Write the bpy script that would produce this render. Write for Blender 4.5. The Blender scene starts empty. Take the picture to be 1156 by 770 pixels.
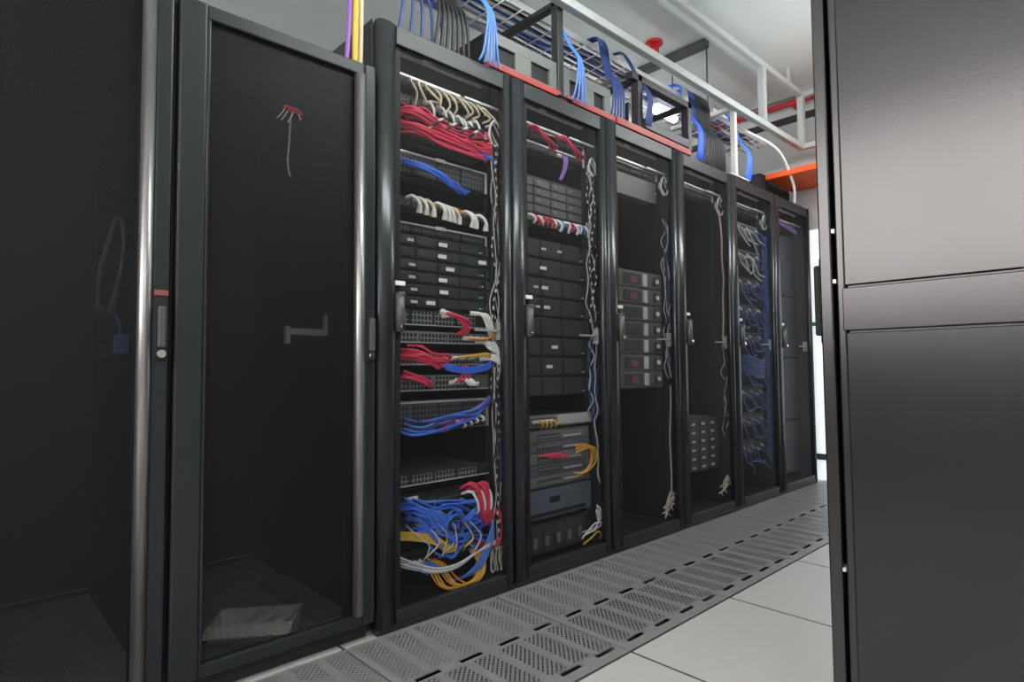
import bpy, bmesh, math, random
from mathutils import Vector, Matrix
random.seed(7)
SC = bpy.context.scene
COL = SC.collection
PI = math.pi
UP = (0, 0, 1)

# ------------------------------------------------------------------ mesh helpers
class MB:
    """collects shapes in world coordinates and links them as one mesh object"""
    def __init__(s):
        s.v, s.f, s.sm = [], [], []
    def add(s, vs, fs, smooth=False):
        n = len(s.v)
        s.v += [tuple(p) for p in vs]
        for f in fs:
            s.f.append(tuple(i + n for i in f)); s.sm.append(smooth)
        return s
    def box(s, x0, x1, y0, y1, z0, z1, c=0.0):
        if x0 > x1: x0, x1 = x1, x0
        if y0 > y1: y0, y1 = y1, y0
        if z0 > z1: z0, z1 = z1, z0
        c = min(c, (x1-x0)*.45, (y1-y0)*.45, (z1-z0)*.45)
        if c <= 0:
            vs = [(x0,y0,z0),(x1,y0,z0),(x1,y1,z0),(x0,y1,z0),(x0,y0,z1),(x1,y0,z1),(x1,y1,z1),(x0,y1,z1)]
            return s.add(vs, [(0,3,2,1),(4,5,6,7),(0,1,5,4),(1,2,6,5),(2,3,7,6),(3,0,4,7)])
        bm = bmesh.new()
        bmesh.ops.create_cube(bm, size=1)
        for v in bm.verts:
            v.co = Vector(((x0+x1)/2 + v.co.x*(x1-x0), (y0+y1)/2 + v.co.y*(y1-y0), (z0+z1)/2 + v.co.z*(z1-z0)))
        bmesh.ops.bevel(bm, geom=bm.edges[:], offset=c, segments=2, profile=.5, affect='EDGES')
        bm.verts.index_update()
        s.add([v.co[:] for v in bm.verts], [[v.index for v in f.verts] for f in bm.faces])
        bm.free()
        return s
    def prism(s, prof, z0, z1, smooth=False):
        """profile of (x, y) counter-clockwise, extruded upwards"""
        n = len(prof)
        vs = [(x, y, z0) for x, y in prof] + [(x, y, z1) for x, y in prof]
        s.add(vs, [(i, (i+1) % n, n+(i+1) % n, n+i) for i in range(n)], smooth)
        m = len(s.v) - 2*n
        s.f.append(tuple(m+i for i in range(n-1, -1, -1))); s.sm.append(False)
        s.f.append(tuple(m+n+i for i in range(n))); s.sm.append(False)
        return s
    def cyl(s, a, b, r, n=12, r2=None, smooth=True):
        a, b = Vector(a), Vector(b); d = (b-a).normalized()
        u = d.orthogonal().normalized(); w = d.cross(u)
        r2 = r if r2 is None else r2
        vs = [a + (u*math.cos(t)+w*math.sin(t))*r for t in [2*PI*i/n for i in range(n)]]
        vs += [b + (u*math.cos(t)+w*math.sin(t))*r2 for t in [2*PI*i/n for i in range(n)]]
        s.add(vs, [(i, (i+1) % n, n+(i+1) % n, n+i) for i in range(n)], smooth)
        m = len(s.v) - 2*n
        s.f.append(tuple(m+i for i in range(n-1, -1, -1))); s.sm.append(False)
        s.f.append(tuple(m+n+i for i in range(n))); s.sm.append(False)
        return s
    def tube(s, pts, r, n=6, sub=6, closed=False):
        P = [Vector(p) for p in pts]
        if sub > 1 and len(P) > 2:
            Q = []
            m = len(P)
            rng = range(m) if closed else range(m-1)
            for i in rng:
                if closed: p0,p1,p2,p3 = P[(i-1)%m],P[i],P[(i+1)%m],P[(i+2)%m]
                else: p0,p1,p2,p3 = P[max(i-1,0)],P[i],P[i+1],P[min(i+2,m-1)]
                for k in range(sub):
                    t = k/sub
                    Q.append(.5*((2*p1)+(p2-p0)*t+(2*p0-5*p1+4*p2-p3)*t*t+(3*p1-p0-3*p2+p3)*t**3))
            if not closed: Q.append(P[-1])
            P = Q
        m = len(P); rings = []
        u = None
        for i in range(m):
            a = P[(i-1) % m] if (closed or i > 0) else P[i]
            b = P[(i+1) % m] if (closed or i < m-1) else P[i]
            d = (b-a)
            d = d.normalized() if d.length > 1e-9 else Vector(UP)
            if u is None: u = d.orthogonal().normalized()
            u = (u - d*u.dot(d))
            u = u.normalized() if u.length > 1e-6 else d.orthogonal().normalized()
            w = d.cross(u)
            rings.append([P[i]+(u*math.cos(t)+w*math.sin(t))*r for t in [2*PI*k/n for k in range(n)]])
        vs = [v for R in rings for v in R]
        fs = []
        for i in range(m if closed else m-1):
            j = (i+1) % m
            for k in range(n):
                fs.append((i*n+k, i*n+(k+1) % n, j*n+(k+1) % n, j*n+k))
        if not closed:
            fs.append(tuple(range(n-1, -1, -1))); fs.append(tuple((m-1)*n+k for k in range(n)))
        return s.add(vs, fs, True)

def wloc(o):
    l = Vector((0, 0, 0))
    while o is not None:
        l += o.location; o = o.parent
    return l

def obj(name, mb, mat, parent=None, origin=None):
    off = wloc(parent) if parent is not None else Vector(origin or (0, 0, 0))
    me = bpy.data.meshes.new(name)
    me.from_pydata([(v[0]-off.x, v[1]-off.y, v[2]-off.z) for v in mb.v], [], mb.f)
    me.polygons.foreach_set('use_smooth', mb.sm)
    me.materials.append(mat); me.update()
    o = bpy.data.objects.new(name, me); COL.objects.link(o)
    if parent is not None: o.parent = parent
    else: o.location = off
    return o

def tag(o, label, cat, group=None):
    o['label'] = label; o['category'] = cat
    if group: o['group'] = group
    return o

def thing(name, label, cat, loc, group=None):
    o = bpy.data.objects.new(name, None); COL.objects.link(o)
    o.location = loc; o.empty_display_size = .05
    return tag(o, label, cat, group)

def solo(name, mb, mat, label, cat, group=None, origin=None):
    if origin is None:
        xs = [v[0] for v in mb.v]; ys = [v[1] for v in mb.v]; zs = [v[2] for v in mb.v]
        origin = ((min(xs)+max(xs))/2, (min(ys)+max(ys))/2, min(zs))
    return tag(obj(name, mb, mat, None, origin), label, cat, group)

def struct(name, mb, mat, parent=None):
    o = obj(name, mb, mat, parent)
    if parent is None: o['kind'] = 'structure'
    return o

KIDS = {}
def copy_tree(o, parent=None):
    c = o.copy(); COL.objects.link(c)
    if parent is not None: c.parent = parent
    for ch in [x for x in COL.objects if x.parent is o]:
        copy_tree(ch, c)
    return c

# ------------------------------------------------------------------ materials
def mat(name, col, rough=.5, metal=0., spec=.5, noise=0., nscale=40., bump=0., emit=None, estr=0., coat=0.):
    m = bpy.data.materials.new(name); m.use_nodes = True
    N, L = m.node_tree.nodes, m.node_tree.links
    b = N['Principled BSDF']
    b.inputs['Base Color'].default_value = (*col, 1)
    b.inputs['Roughness'].default_value = rough
    b.inputs['Metallic'].default_value = metal
    b.inputs['Specular IOR Level'].default_value = spec
    b.inputs['Coat Weight'].default_value = coat
    if emit:
        b.inputs['Emission Color'].default_value = (*emit, 1); b.inputs['Emission Strength'].default_value = estr
    if noise or bump:
        tc = N.new('ShaderNodeTexCoord'); n = N.new('ShaderNodeTexNoise')
        n.inputs['Scale'].default_value = nscale; n.inputs['Detail'].default_value = 4
        L.new(tc.outputs['Object'], n.inputs['Vector'])
        if noise:
            mx = N.new('ShaderNodeMix'); mx.data_type = 'RGBA'
            mx.inputs[6].default_value = (*[c*(1-noise) for c in col], 1)
            mx.inputs[7].default_value = (*[min(1, c*(1+noise)) for c in col], 1)
            L.new(n.outputs['Fac'], mx.inputs[0]); L.new(mx.outputs[2], b.inputs['Base Color'])
        if bump:
            bp = N.new('ShaderNodeBump'); bp.inputs['Strength'].default_value = bump; bp.inputs['Distance'].default_value = .002
            L.new(n.outputs['Fac'], bp.inputs['Height']); L.new(bp.outputs['Normal'], b.inputs['Normal'])
    return m

def M(N, L, op, a, b=None, c=None):
    n = N.new('ShaderNodeMath'); n.operation = op
    for i, x in enumerate((a, b, c)):
        if x is None: continue
        if isinstance(x, (int, float)): n.inputs[i].default_value = x
        else: L.new(x, n.inputs[i])
    return n.outputs[0]

def holes(name, col, px, pz, thr, axes='XZ', rough=.5, metal=0., see=1.0, space='Object'):
    """sheet metal perforated with a regular grid of real see-through holes"""
    m = bpy.data.materials.new(name); m.use_nodes = True
    N, L = m.node_tree.nodes, m.node_tree.links
    b = N['Principled BSDF']; out = N['Material Output']
    b.inputs['Base Color'].default_value = (*col, 1); b.inputs['Roughness'].default_value = rough; b.inputs['Metallic'].default_value = metal
    tc = N.new('ShaderNodeTexCoord'); sp = N.new('ShaderNodeSeparateXYZ')
    L.new(tc.outputs[space], sp.inputs[0])
    a = M(N, L, 'SINE', M(N, L, 'MULTIPLY', sp.outputs[axes[0]], 2*PI/px))
    c = M(N, L, 'SINE', M(N, L, 'MULTIPLY', sp.outputs[axes[1]], 2*PI/pz))
    h = M(N, L, 'GREATER_THAN', M(N, L, 'MULTIPLY', a, c), thr)
    t = N.new('ShaderNodeBsdfTransparent'); t.inputs[0].default_value = (see, see, see, 1)
    mx = N.new('ShaderNodeMixShader')
    L.new(h, mx.inputs[0]); L.new(b.outputs[0], mx.inputs[1]); L.new(t.outputs[0], mx.inputs[2])
    L.new(mx.outputs[0], out.inputs[0])
    return m

def glass(name, tint, rough=.03, ior=1.45):
    m = bpy.data.materials.new(name); m.use_nodes = True
    N, L = m.node_tree.nodes, m.node_tree.links
    N.remove(N['Principled BSDF']); out = N['Material Output']
    t = N.new('ShaderNodeBsdfTransparent'); t.inputs[0].default_value = (*tint, 1)
    g = N.new('ShaderNodeBsdfGlossy'); g.inputs['Roughness'].default_value = rough
    fr = N.new('ShaderNodeFresnel'); fr.inputs['IOR'].default_value = ior
    mx = N.new('ShaderNodeMixShader')
    L.new(fr.outputs[0], mx.inputs[0]); L.new(t.outputs[0], mx.inputs[1]); L.new(g.outputs[0], mx.inputs[2])
    L.new(mx.outputs[0], out.inputs[0])
    return m

def ports(name, dark, frame, px, pz):
    """a grid of dark sockets in a lighter frame"""
    m = bpy.data.materials.new(name); m.use_nodes = True
    N, L = m.node_tree.nodes, m.node_tree.links
    b = N['Principled BSDF']; b.inputs['Roughness'].default_value = .5
    tc = N.new('ShaderNodeTexCoord'); sp = N.new('ShaderNodeSeparateXYZ'); L.new(tc.outputs['Object'], sp.inputs[0])
    a = M(N, L, 'ABSOLUTE', M(N, L, 'SUBTRACT', M(N, L, 'FRACT', M(N, L, 'DIVIDE', sp.outputs['X'], px)), .5))
    c = M(N, L, 'ABSOLUTE', M(N, L, 'SUBTRACT', M(N, L, 'FRACT', M(N, L, 'DIVIDE', sp.outputs['Z'], pz)), .5))
    h = M(N, L, 'LESS_THAN', M(N, L, 'MAXIMUM', a, c), .36)
    mx = N.new('ShaderNodeMix'); mx.data_type = 'RGBA'
    mx.inputs[6].default_value = (*frame, 1); mx.inputs[7].default_value = (*dark, 1)
    L.new(h, mx.inputs[0]); L.new(mx.outputs[2], b.inputs['Base Color'])
    return m

def banded(name, ca, cb, pitch, axis='Z', rough=.45):
    """cable jacket with coloured bands"""
    m = bpy.data.materials.new(name); m.use_nodes = True
    N, L = m.node_tree.nodes, m.node_tree.links
    b = N['Principled BSDF']; b.inputs['Roughness'].default_value = rough
    tc = N.new('ShaderNodeTexCoord'); sp = N.new('ShaderNodeSeparateXYZ'); L.new(tc.outputs['Object'], sp.inputs[0])
    h = M(N, L, 'LESS_THAN', M(N, L, 'FRACT', M(N, L, 'DIVIDE', sp.outputs[axis], pitch)), .4)
    mx = N.new('ShaderNodeMix'); mx.data_type = 'RGBA'
    mx.inputs[6].default_value = (*ca, 1); mx.inputs[7].default_value = (*cb, 1)
    L.new(h, mx.inputs[0]); L.new(mx.outputs[2], b.inputs['Base Color'])
    return m

K = {}
K['black'] = mat('black_powder_coat', (.018, .020, .022), .46, noise=.08, nscale=300, bump=.05)
K['frame'] = mat('graphite_door_frame', (.036, .040, .044), .26, .35, noise=.05, nscale=200)
K['frame_big'] = mat('slate_door_frame', (.022, .026, .029), .40, .15, noise=.05, nscale=200)
K['trim'] = mat('satin_aluminium_trim', (.36, .35, .345), .34, .85, noise=.04, nscale=60)
K['inner'] = mat('black_inner_steel', (.022, .023, .025), .5)
K['deep'] = mat('matt_black', (.012, .012, .013), .7)
K['glass'] = holes('open_door_mesh', (.034, .036, .036), .0052, .0052, -.55, 'XZ', .55)
K['mesh'] = holes('fine_black_door_mesh', (.010, .0105, .010), .0050, .0050, -.05, 'XZ', .55)
K['rearmesh'] = holes('rear_door_mesh', (.02, .02, .02), .012, .012, .25, 'XZ', .6)
K['handle'] = mat('grey_plastic_handle', (.085, .085, .085), .35)
K['chrome'] = mat('chrome_lock', (.75, .74, .72), .25, 1.)
K['label'] = mat('white_paper_label', (.93, .94, .93), .5)
K['dull_label'] = mat('grey_paper_label', (.66, .67, .67), .6)
K['silver'] = mat('silver_edge_metal', (.78, .79, .79), .38, .5)
K['server'] = mat('black_server_bezel', (.022, .024, .028), .4, noise=.1, nscale=100)
K['bay'] = mat('dark_drive_carrier', (.05, .055, .06), .45, .2)
K['chassis'] = mat('steel_chassis', (.16, .165, .17), .45, .6)
K['greydev'] = mat('grey_device_panel', (.22, .225, .23), .5, .1, noise=.06, nscale=80)
K['bluegrey'] = mat('blue_grey_panel', (.12, .135, .18), .5)
K['blade'] = mat('dark_grey_blade_front', (.13, .132, .125), .5, .1, noise=.1, nscale=90)
K['beigedev'] = mat('pale_device_panel', (.55, .55, .52), .5)
K['ports'] = ports('port_sockets', (.012, .012, .014), (.10, .105, .11), .0155, .019)
K['gports'] = ports('switch_port_sockets', (.015, .02, .02), (.26, .27, .27), .0155, .019)
K['led'] = mat('green_status_light', (.05, .5, .2), .4, emit=(.1, .9, .4), estr=.5)
K['ledr'] = mat('red_status_light', (.5, .05, .08), .4, emit=(.9, .1, .15), estr=.4)
K['red'] = mat('red_cable_jacket', (.72, .035, .10), .40)
K['blue'] = mat('blue_cable_jacket', (.04, .16, .80), .40)
K['ltblue'] = mat('light_blue_cable_jacket', (.08, .22, .66), .42)
K['navy'] = mat('navy_cable_jacket', (.03, .06, .22), .45)
K['dkblue'] = mat('deep_blue_cable_jacket', (.03, .075, .30), .45)
K['purple'] = mat('purple_cable_jacket', (.24, .10, .42), .45)
K['yellow'] = mat('yellow_cable_jacket', (.80, .50, .06), .45)
K['orange'] = mat('orange_cable_jacket', (.72, .25, .03), .45)
K['white'] = mat('white_cable_jacket', (.90, .89, .86), .42)
K['beige'] = mat('beige_cable_jacket', (.74, .64, .45), .5)
K['greyc'] = mat('grey_cable_jacket', (.50, .51, .52), .5)
K['blackc'] = mat('black_cable_jacket', (.018, .018, .02), .5)
K['stripec'] = banded('black_and_white_banded_cable', (.03, .03, .035), (.80, .80, .78), .034)
K['boot'] = mat('clear_white_plug_boot', (.82, .80, .76), .4)
K['fit_red'] = mat('dull_red_trough', (.36, .045, .035), .5, noise=.1, nscale=30)
K['trough'] = mat('grey_trough_panel', (.15, .16, .15), .55, .1, noise=.06, nscale=30)
K['wire'] = mat('galvanised_wire', (.66, .66, .69), .4, .5)
K['strut'] = mat('light_grey_strut_paint', (.50, .53, .52), .5, noise=.04, nscale=20)
K['bracket'] = mat('black_bracket_paint', (.025, .025, .028), .45)
K['orange_tray'] = mat('orange_tray_paint', (.86, .11, .015), .45, noise=.05, nscale=15)
K['redpipe'] = mat('red_pipe_paint', (.55, .02, .03), .4)
K['darksteel'] = mat('dark_grey_steel', (.10, .105, .11), .5, .3)
K['wall'] = mat('painted_grey_white_wall', (.62, .63, .63), .75, noise=.03, nscale=4)
K['bulk'] = mat('grey_bulkhead_paint', (.40, .41, .41), .75, noise=.04, nscale=5)
K['ceil'] = mat('pale_ceiling_paint', (.70, .76, .745), .85, noise=.025, nscale=2.5)
K['frost'] = mat('frosted_lit_door_glass', (.80, .83, .85), .35, emit=(.90, .96, 1.), estr=.75)
K['added_glow'] = mat('added_glow_glass', (.8, .8, .8), .5, emit=(1., .93, .91), estr=9.2)  # emitter of the added window that lights the cabinet panel
K['green'] = mat('green_strip_sticker', (.02, .42, .18), .5)
K['tile'] = mat('pale_vinyl_floor_tile', (.47, .462, .45), .42, noise=.05, nscale=120)
K['groove'] = mat('dark_tile_joint', (.06, .06, .06), .8)
K['plenum'] = mat('underfloor_concrete', (.05, .05, .05), .9)
K['lamp'] = mat('luminaire_diffuser', (.9, .9, .9), .4, emit=(.965, 1., .985), estr=43.)
K['lampframe'] = mat('white_luminaire_frame', (.75, .75, .75), .4)
K['card'] = mat('pale_cardboard', (.78, .77, .74), .8, noise=.06, nscale=30)
K['paper'] = mat('white_paper', (.85, .85, .83), .8)
K['baseplate'] = mat('grey_base_plate', (.32, .32, .31), .6, .1, noise=.08, nscale=12)
K['cab'] = mat('taupe_black_cabinet_paint', (.006, .006, .007), .22, .0, spec=.72, noise=.04, nscale=200, bump=.04)
K['cabframe'] = mat('taupe_cabinet_frame', (.012, .012, .012), .24, .0, spec=.8)
K['tag_red'] = mat('red_tag', (.75, .04, .03), .5)
K['brown_red'] = mat('dull_red_emblem', (.26, .07, .07), .4)
K['navy_panel'] = mat('navy_blanking_panel', (.012, .015, .030), .45)

def floor_mat():
    m = bpy.data.materials.new('perforated_tile_metal'); m.use_nodes = True
    N, L = m.node_tree.nodes, m.node_tree.links
    b = N['Principled BSDF']; out = N['Material Output']
    b.inputs['Base Color'].default_value = (.27, .27, .27, 1); b.inputs['Roughness'].default_value = .42; b.inputs['Metallic'].default_value = .25
    tc = N.new('ShaderNodeTexCoord'); sp = N.new('ShaderNodeSeparateXYZ'); L.new(tc.outputs['Object'], sp.inputs[0])
    x, y = sp.outputs['X'], sp.outputs['Y']
    a = M(N, L, 'SINE', M(N, L, 'MULTIPLY', x, 2*PI/.018)); c = M(N, L, 'SINE', M(N, L, 'MULTIPLY', y, 2*PI/.018))
    near = M(N, L, 'GREATER_THAN', y, 0.0)
    thr = M(N, L, 'ADD', M(N, L, 'MULTIPLY', near, .30), .02)               # finer holes in the half beside the racks
    dots = M(N, L, 'GREATER_THAN', M(N, L, 'MULTIPLY', a, c), thr)
    u = M(N, L, 'MULTIPLY', M(N, L, 'FRACT', M(N, L, 'DIVIDE', M(N, L, 'ADD', x, .6), .10)), .10)
    u2 = M(N, L, 'MULTIPLY', M(N, L, 'FRACT', M(N, L, 'DIVIDE', M(N, L, 'ADD', x, .6), .15)), .15)
    band = M(N, L, 'GREATER_THAN', u, .027)
    edge = M(N, L, 'MULTIPLY', M(N, L, 'LESS_THAN', y, .285), M(N, L, 'GREATER_THAN', y, -.236))
    mid = M(N, L, 'GREATER_THAN', M(N, L, 'ABSOLUTE', y), .02)
    dots = M(N, L, 'MULTIPLY', M(N, L, 'MULTIPLY', dots, band), M(N, L, 'MULTIPLY', edge, mid))
    t1 = M(N, L, 'LESS_THAN', M(N, L, 'ABSOLUTE', y), .010)
    t2 = M(N, L, 'LESS_THAN', M(N, L, 'ABSOLUTE', M(N, L, 'ADD', y, .252)), .009)
    slot = M(N, L, 'MULTIPLY', M(N, L, 'MAXIMUM', t1, t2), M(N, L, 'MULTIPLY', M(N, L, 'GREATER_THAN', u2, .05), M(N, L, 'LESS_THAN', u2, .135)))
    h = M(N, L, 'MAXIMUM', dots, slot)
    t = N.new('ShaderNodeBsdfTransparent'); mx = N.new('ShaderNodeMixShader')
    L.new(h, mx.inputs[0]); L.new(b.outputs[0], mx.inputs[1]); L.new(t.outputs[0], mx.inputs[2]); L.new(mx.outputs[0], out.inputs[0])
    return m
K['perf'] = floor_mat()

# ------------------------------------------------------------------ the room
XB, XF, YR, YL, ZC = -3.4, 3.7, -3.6, 2.7, 2.95
# floor: solid raised tiles with open joints, left out under the perforated row
mb = MB()
PX = [.49 + .6*k for k in range(-3, 6)]           # left edges of the perforated tiles
x0 = .49 - .6*7
gx = [x0 + .6*i for i in range(18)]
gy = [-3.6 + .6*j for j in range(11)]
for x in gx:
    for y in gy:
        xa, xb_ = max(x, XB), min(x+.6, XF)
        if xb_ - xa < .02: continue
        if abs(y + .6) < .01 and -1.4 < x < 3.6: continue
        yb_ = min(y+.6, YL)
        mb.box(xa+.005, xb_-.005, y+.005, yb_-.005, -.035, 0, .001)
struct('floor', mb, K['tile'])
struct('trim_1', MB().box(XB, XF, YR, YL, -.30, -.28), K['plenum'])
struct('trim_2', MB().box(XB, -1.31, YR, YL, -.06, -.037).box(-1.31, XF, YR, -.602, -.06, -.037).box(-1.31, XF, .002, YL, -.06, -.037), K['groove'])
mb = MB()
for x in gx:
    if XB+.01 < x < XF-.01: mb.box(x-.0048, x+.0048, YR, -.6052, -.034, -.0012).box(x-.0048, x+.0048, .0055, YL, -.034, -.0012)
for y in gy:
    if abs(y) > .01 and abs(y+.6) > .01 and YR+.01 < y < YL-.01: mb.box(XB, XF, y-.0048, y+.0048, -.0341, -.0013)
struct('trim_7', mb, K['groove'])
struct('ceiling', MB().box(XB, XF, YR, YL, ZC, ZC+.1), K['ceil'])
struct('wall_left', MB().box(XB, XF, YL, YL+.1, -.3, ZC+.1), K['wall'])
struct('wall_right', MB().box(XB, XF, YR-.1, YR, -.3, ZC+.1), K['wall'])
WY0, WY1, WZ0, WZ1 = -2.2, .6, 1.25, 2.75  # unseen window, added to put a glow on the right cabinet's side panel
struct('wall_back', MB().box(XB-.1, XB, YR-.1, WY0, -.3, ZC+.1).box(XB-.1, XB, WY1, YL+.1, -.3, ZC+.1)
       .box(XB-.1, XB, WY0, WY1, -.3, WZ0).box(XB-.1, XB, WY0, WY1, WZ1, ZC+.1), K['wall'])
wd_ = obj('added_window_1', MB().box(XB-.03, XB+.01, WY0, WY0+.05, WZ0, WZ1).box(XB-.03, XB+.01, WY1-.05, WY1, WZ0, WZ1).box(XB-.03, XB+.01, WY0+.05, WY1-.05, WZ0, WZ0+.05)
          .box(XB-.03, XB+.01, WY0+.05, WY1-.05, WZ1-.05, WZ1).box(XB-.03, XB+.01, -.82, -.78, WZ0+.05, WZ1-.05), K['lampframe']); wd_['kind'] = 'structure'
obj('glow_pane', MB().box(XB-.05, XB-.035, WY0, WY1, WZ0, WZ1), K['added_glow'], wd_)
# far wall, open where the lit glass door stands
DY0, DY1, DZ = -1.05, .10, 1.86
struct('wall_far', MB().box(XF, XF+.1, DY1, YL+.1, -.3, ZC+.1).box(XF, XF+.1, YR-.1, DY0, -.3, ZC+.1)
       .box(XF, XF+.1, DY0, DY1, DZ, ZC+.1).box(XF, XF+.1, DY0, DY1, -.3, -.002), K['wall'])
d = obj('door_1', MB().box(XF+.01, XF+.05, DY0+.005, DY1-.005, .004, DZ-.004, .003), K['frost']); d['kind'] = 'structure'
obj('kick_bar', MB().box(XF-.012, XF+.008, DY0+.02, DY1-.01, .150, .195, .004), K['darksteel'], d)
obj('green_strip', MB().box(XF+.004, XF+.0095, DY0+.05, DY1-.02, 1.135, 1.165), K['green'], d)
# bulkhead band above the door, dark trim over it, shadow-gap angle at the ceiling
struct('trim_3', MB().box(XF-.03, XF, YR, YL, 2.32, 2.70, .003), K['bulk'])
struct('trim_4', MB().box(XF-.06, XF, YR, YL, 2.702, 2.745, .004), K['bracket'])
struct('trim_5', MB().box(XF-.05, XF, YR, YL, 2.895, ZC, .004), K['bulk'])
struct('trim_6', MB().box(2.49, 2.55, .20, YL, 2.90, ZC, .004), K['darksteel'])
mb = MB().tube([(XF-.075, YR+.01, 2.835), (XF-.075, .9, 2.835)], .022, 10, 1)
for y in (-1.6, -.25, .10, .8): mb.box(XF-.08, XF, y-.012, y+.012, 2.80, 2.825)
solo('sprinkler_pipe', mb, K['redpipe'], 'thin red pipe running along top of far wall', 'pipe')
mb = MB().cyl((2.30, .45, ZC), (2.30, .45, 2.86), .030, 12).tube([(2.30, .45, 2.90), (2.25, .43, 2.84), (2.15, .40, 2.84)], .028, 10, 6)
p_ = thing('fire_pipe', 'red pipe elbow dropping from ceiling above cable tray', 'pipe', (2.30, .45, 2.81))
obj('pipe_elbow', mb, K['redpipe'], p_)
obj('flange', MB().cyl((2.30, .45, ZC-.001), (2.30, .45, ZC-.016), .055, 16), K['redpipe'], p_)
obj('nozzle', MB().cyl((2.15, .40, 2.84), (2.10, .385, 2.83), .024, 10, .012), K['redpipe'], p_)

# ------------------------------------------------------------------ perforated tiles
DESC = ['under camera in front of leftmost mesh rack', 'in front of empty rack holding white box', 'left of the messy cable rack',
        'in front of cable-crammed rack, largest in view', 'in front of rack with stacked black servers', 'in front of blade-chassis rack',
        'in front of nearly empty sixth rack', 'in front of blue-cabled rack', 'farthest of the row, by lit door']
tile0 = None
def tile_mb(x):
    m = MB()
    m.box(x+.003, x+.597, -.597, -.003, -.004, 0)
    return m
for i, x in enumerate(PX):
    c = (x+.3, -.3, -.06)
    w = .6 if x+.6 < XF-.05 else XF-x
    label = 'perforated grey metal floor tile ' + DESC[i]
    if i == len(PX)-1:
        t = thing('floor_tile', label, 'floor tile', c, 'perforated floor tiles')
        obj('perforated_plate', MB().box(x+.003, XF-.003, -.597, -.003, -.004, 0), K['perf'], t)
        obj('tile_frame', MB().box(x+.003, XF-.003, -.597, -.58, -.03, -.0045).box(x+.003, XF-.003, -.02, -.003, -.03, -.0045), K['darksteel'], t)
    elif tile0 is None:
        t = tile0 = thing('floor_tile', label, 'floor tile', c, 'perforated floor tiles')
        obj('perforated_plate', tile_mb(x), K['perf'], t)
        fr = MB()
        fr.box(x+.003, x+.597, -.597, -.58, -.03, -.0045).box(x+.003, x+.597, -.02, -.003, -.03, -.0045)
        fr.box(x+.003, x+.02, -.58, -.02, -.03, -.0045).box(x+.58, x+.597, -.58, -.02, -.03, -.0045)
        obj('tile_frame', fr, K['darksteel'], t)
    else:
        t = copy_tree(tile0); t.location = c; t['label'] = label

# ------------------------------------------------------------------ racks
RAIL_Y = .10
def rack_shell(t, x, w, h, dpt=1.0):
    m = MB()
    m.box(x, x+.014, .036, dpt, .02, h, .002).box(x+w-.014, x+w, .036, dpt, .02, h, .002)
    m.box(x+.014, x+w-.014, .036, dpt, h-.018, h, .002)
    m.box(x+.014, x+w-.014, .036, .06, .0, .05, .002)
    if h > 1.9: m.box(x+.002, x+w-.002, .003, .0355, 0, .0195, .002)
    m.box(x+.014, x+w-.014, dpt-.02, dpt, .0, .05, .002)
    obj('cabinet_shell', m, K['black'], t)
    obj('base_plate', MB().box(x+.014, x+w-.014, .062, dpt-.022, .02, .034), K['baseplate'] if h < 1.9 else K['inner'], t)
    obj('rear_door', MB().box(x+.004, x+w-.004, dpt+.001, dpt+.02, .05, h-.01), K['deep'], t)
    for s in (0, 1):
        r = MB(); xr = x+.022 if s == 0 else x+w-.022-.038
        r.box(xr, xr+.038, RAIL_Y+.004, RAIL_Y+.007, .036, h-.02)
        xs = xr if s == 0 else xr+.035
        r.box(xs, xs+.003, RAIL_Y+.007, RAIL_Y+.05, .036, h-.02)
        obj('mounting_rail', r, K['inner'], t)
    for s in (0, 1):
        for yy in (.12, dpt-.12):
            xx = x+.08 if s == 0 else x+w-.08
            if yy < .5: obj('levelling_foot', MB().cyl((xx, yy, 0.0), (xx, yy, .0195), .018, 12), K['deep'], t)

def stile_prof(xa, xb, y0, y1, bulge):
    """rounded front profile: counter-clockwise from back-left"""
    n = 8
    P = [(xb, y1), (xa, y1)]
    for i in range(n+1):
        u = i/n
        P.append((xa + (xb-xa)*u, y0 - bulge*math.sin(PI*u)**.7 if 0 < u < 1 else y0))
    return P

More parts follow.
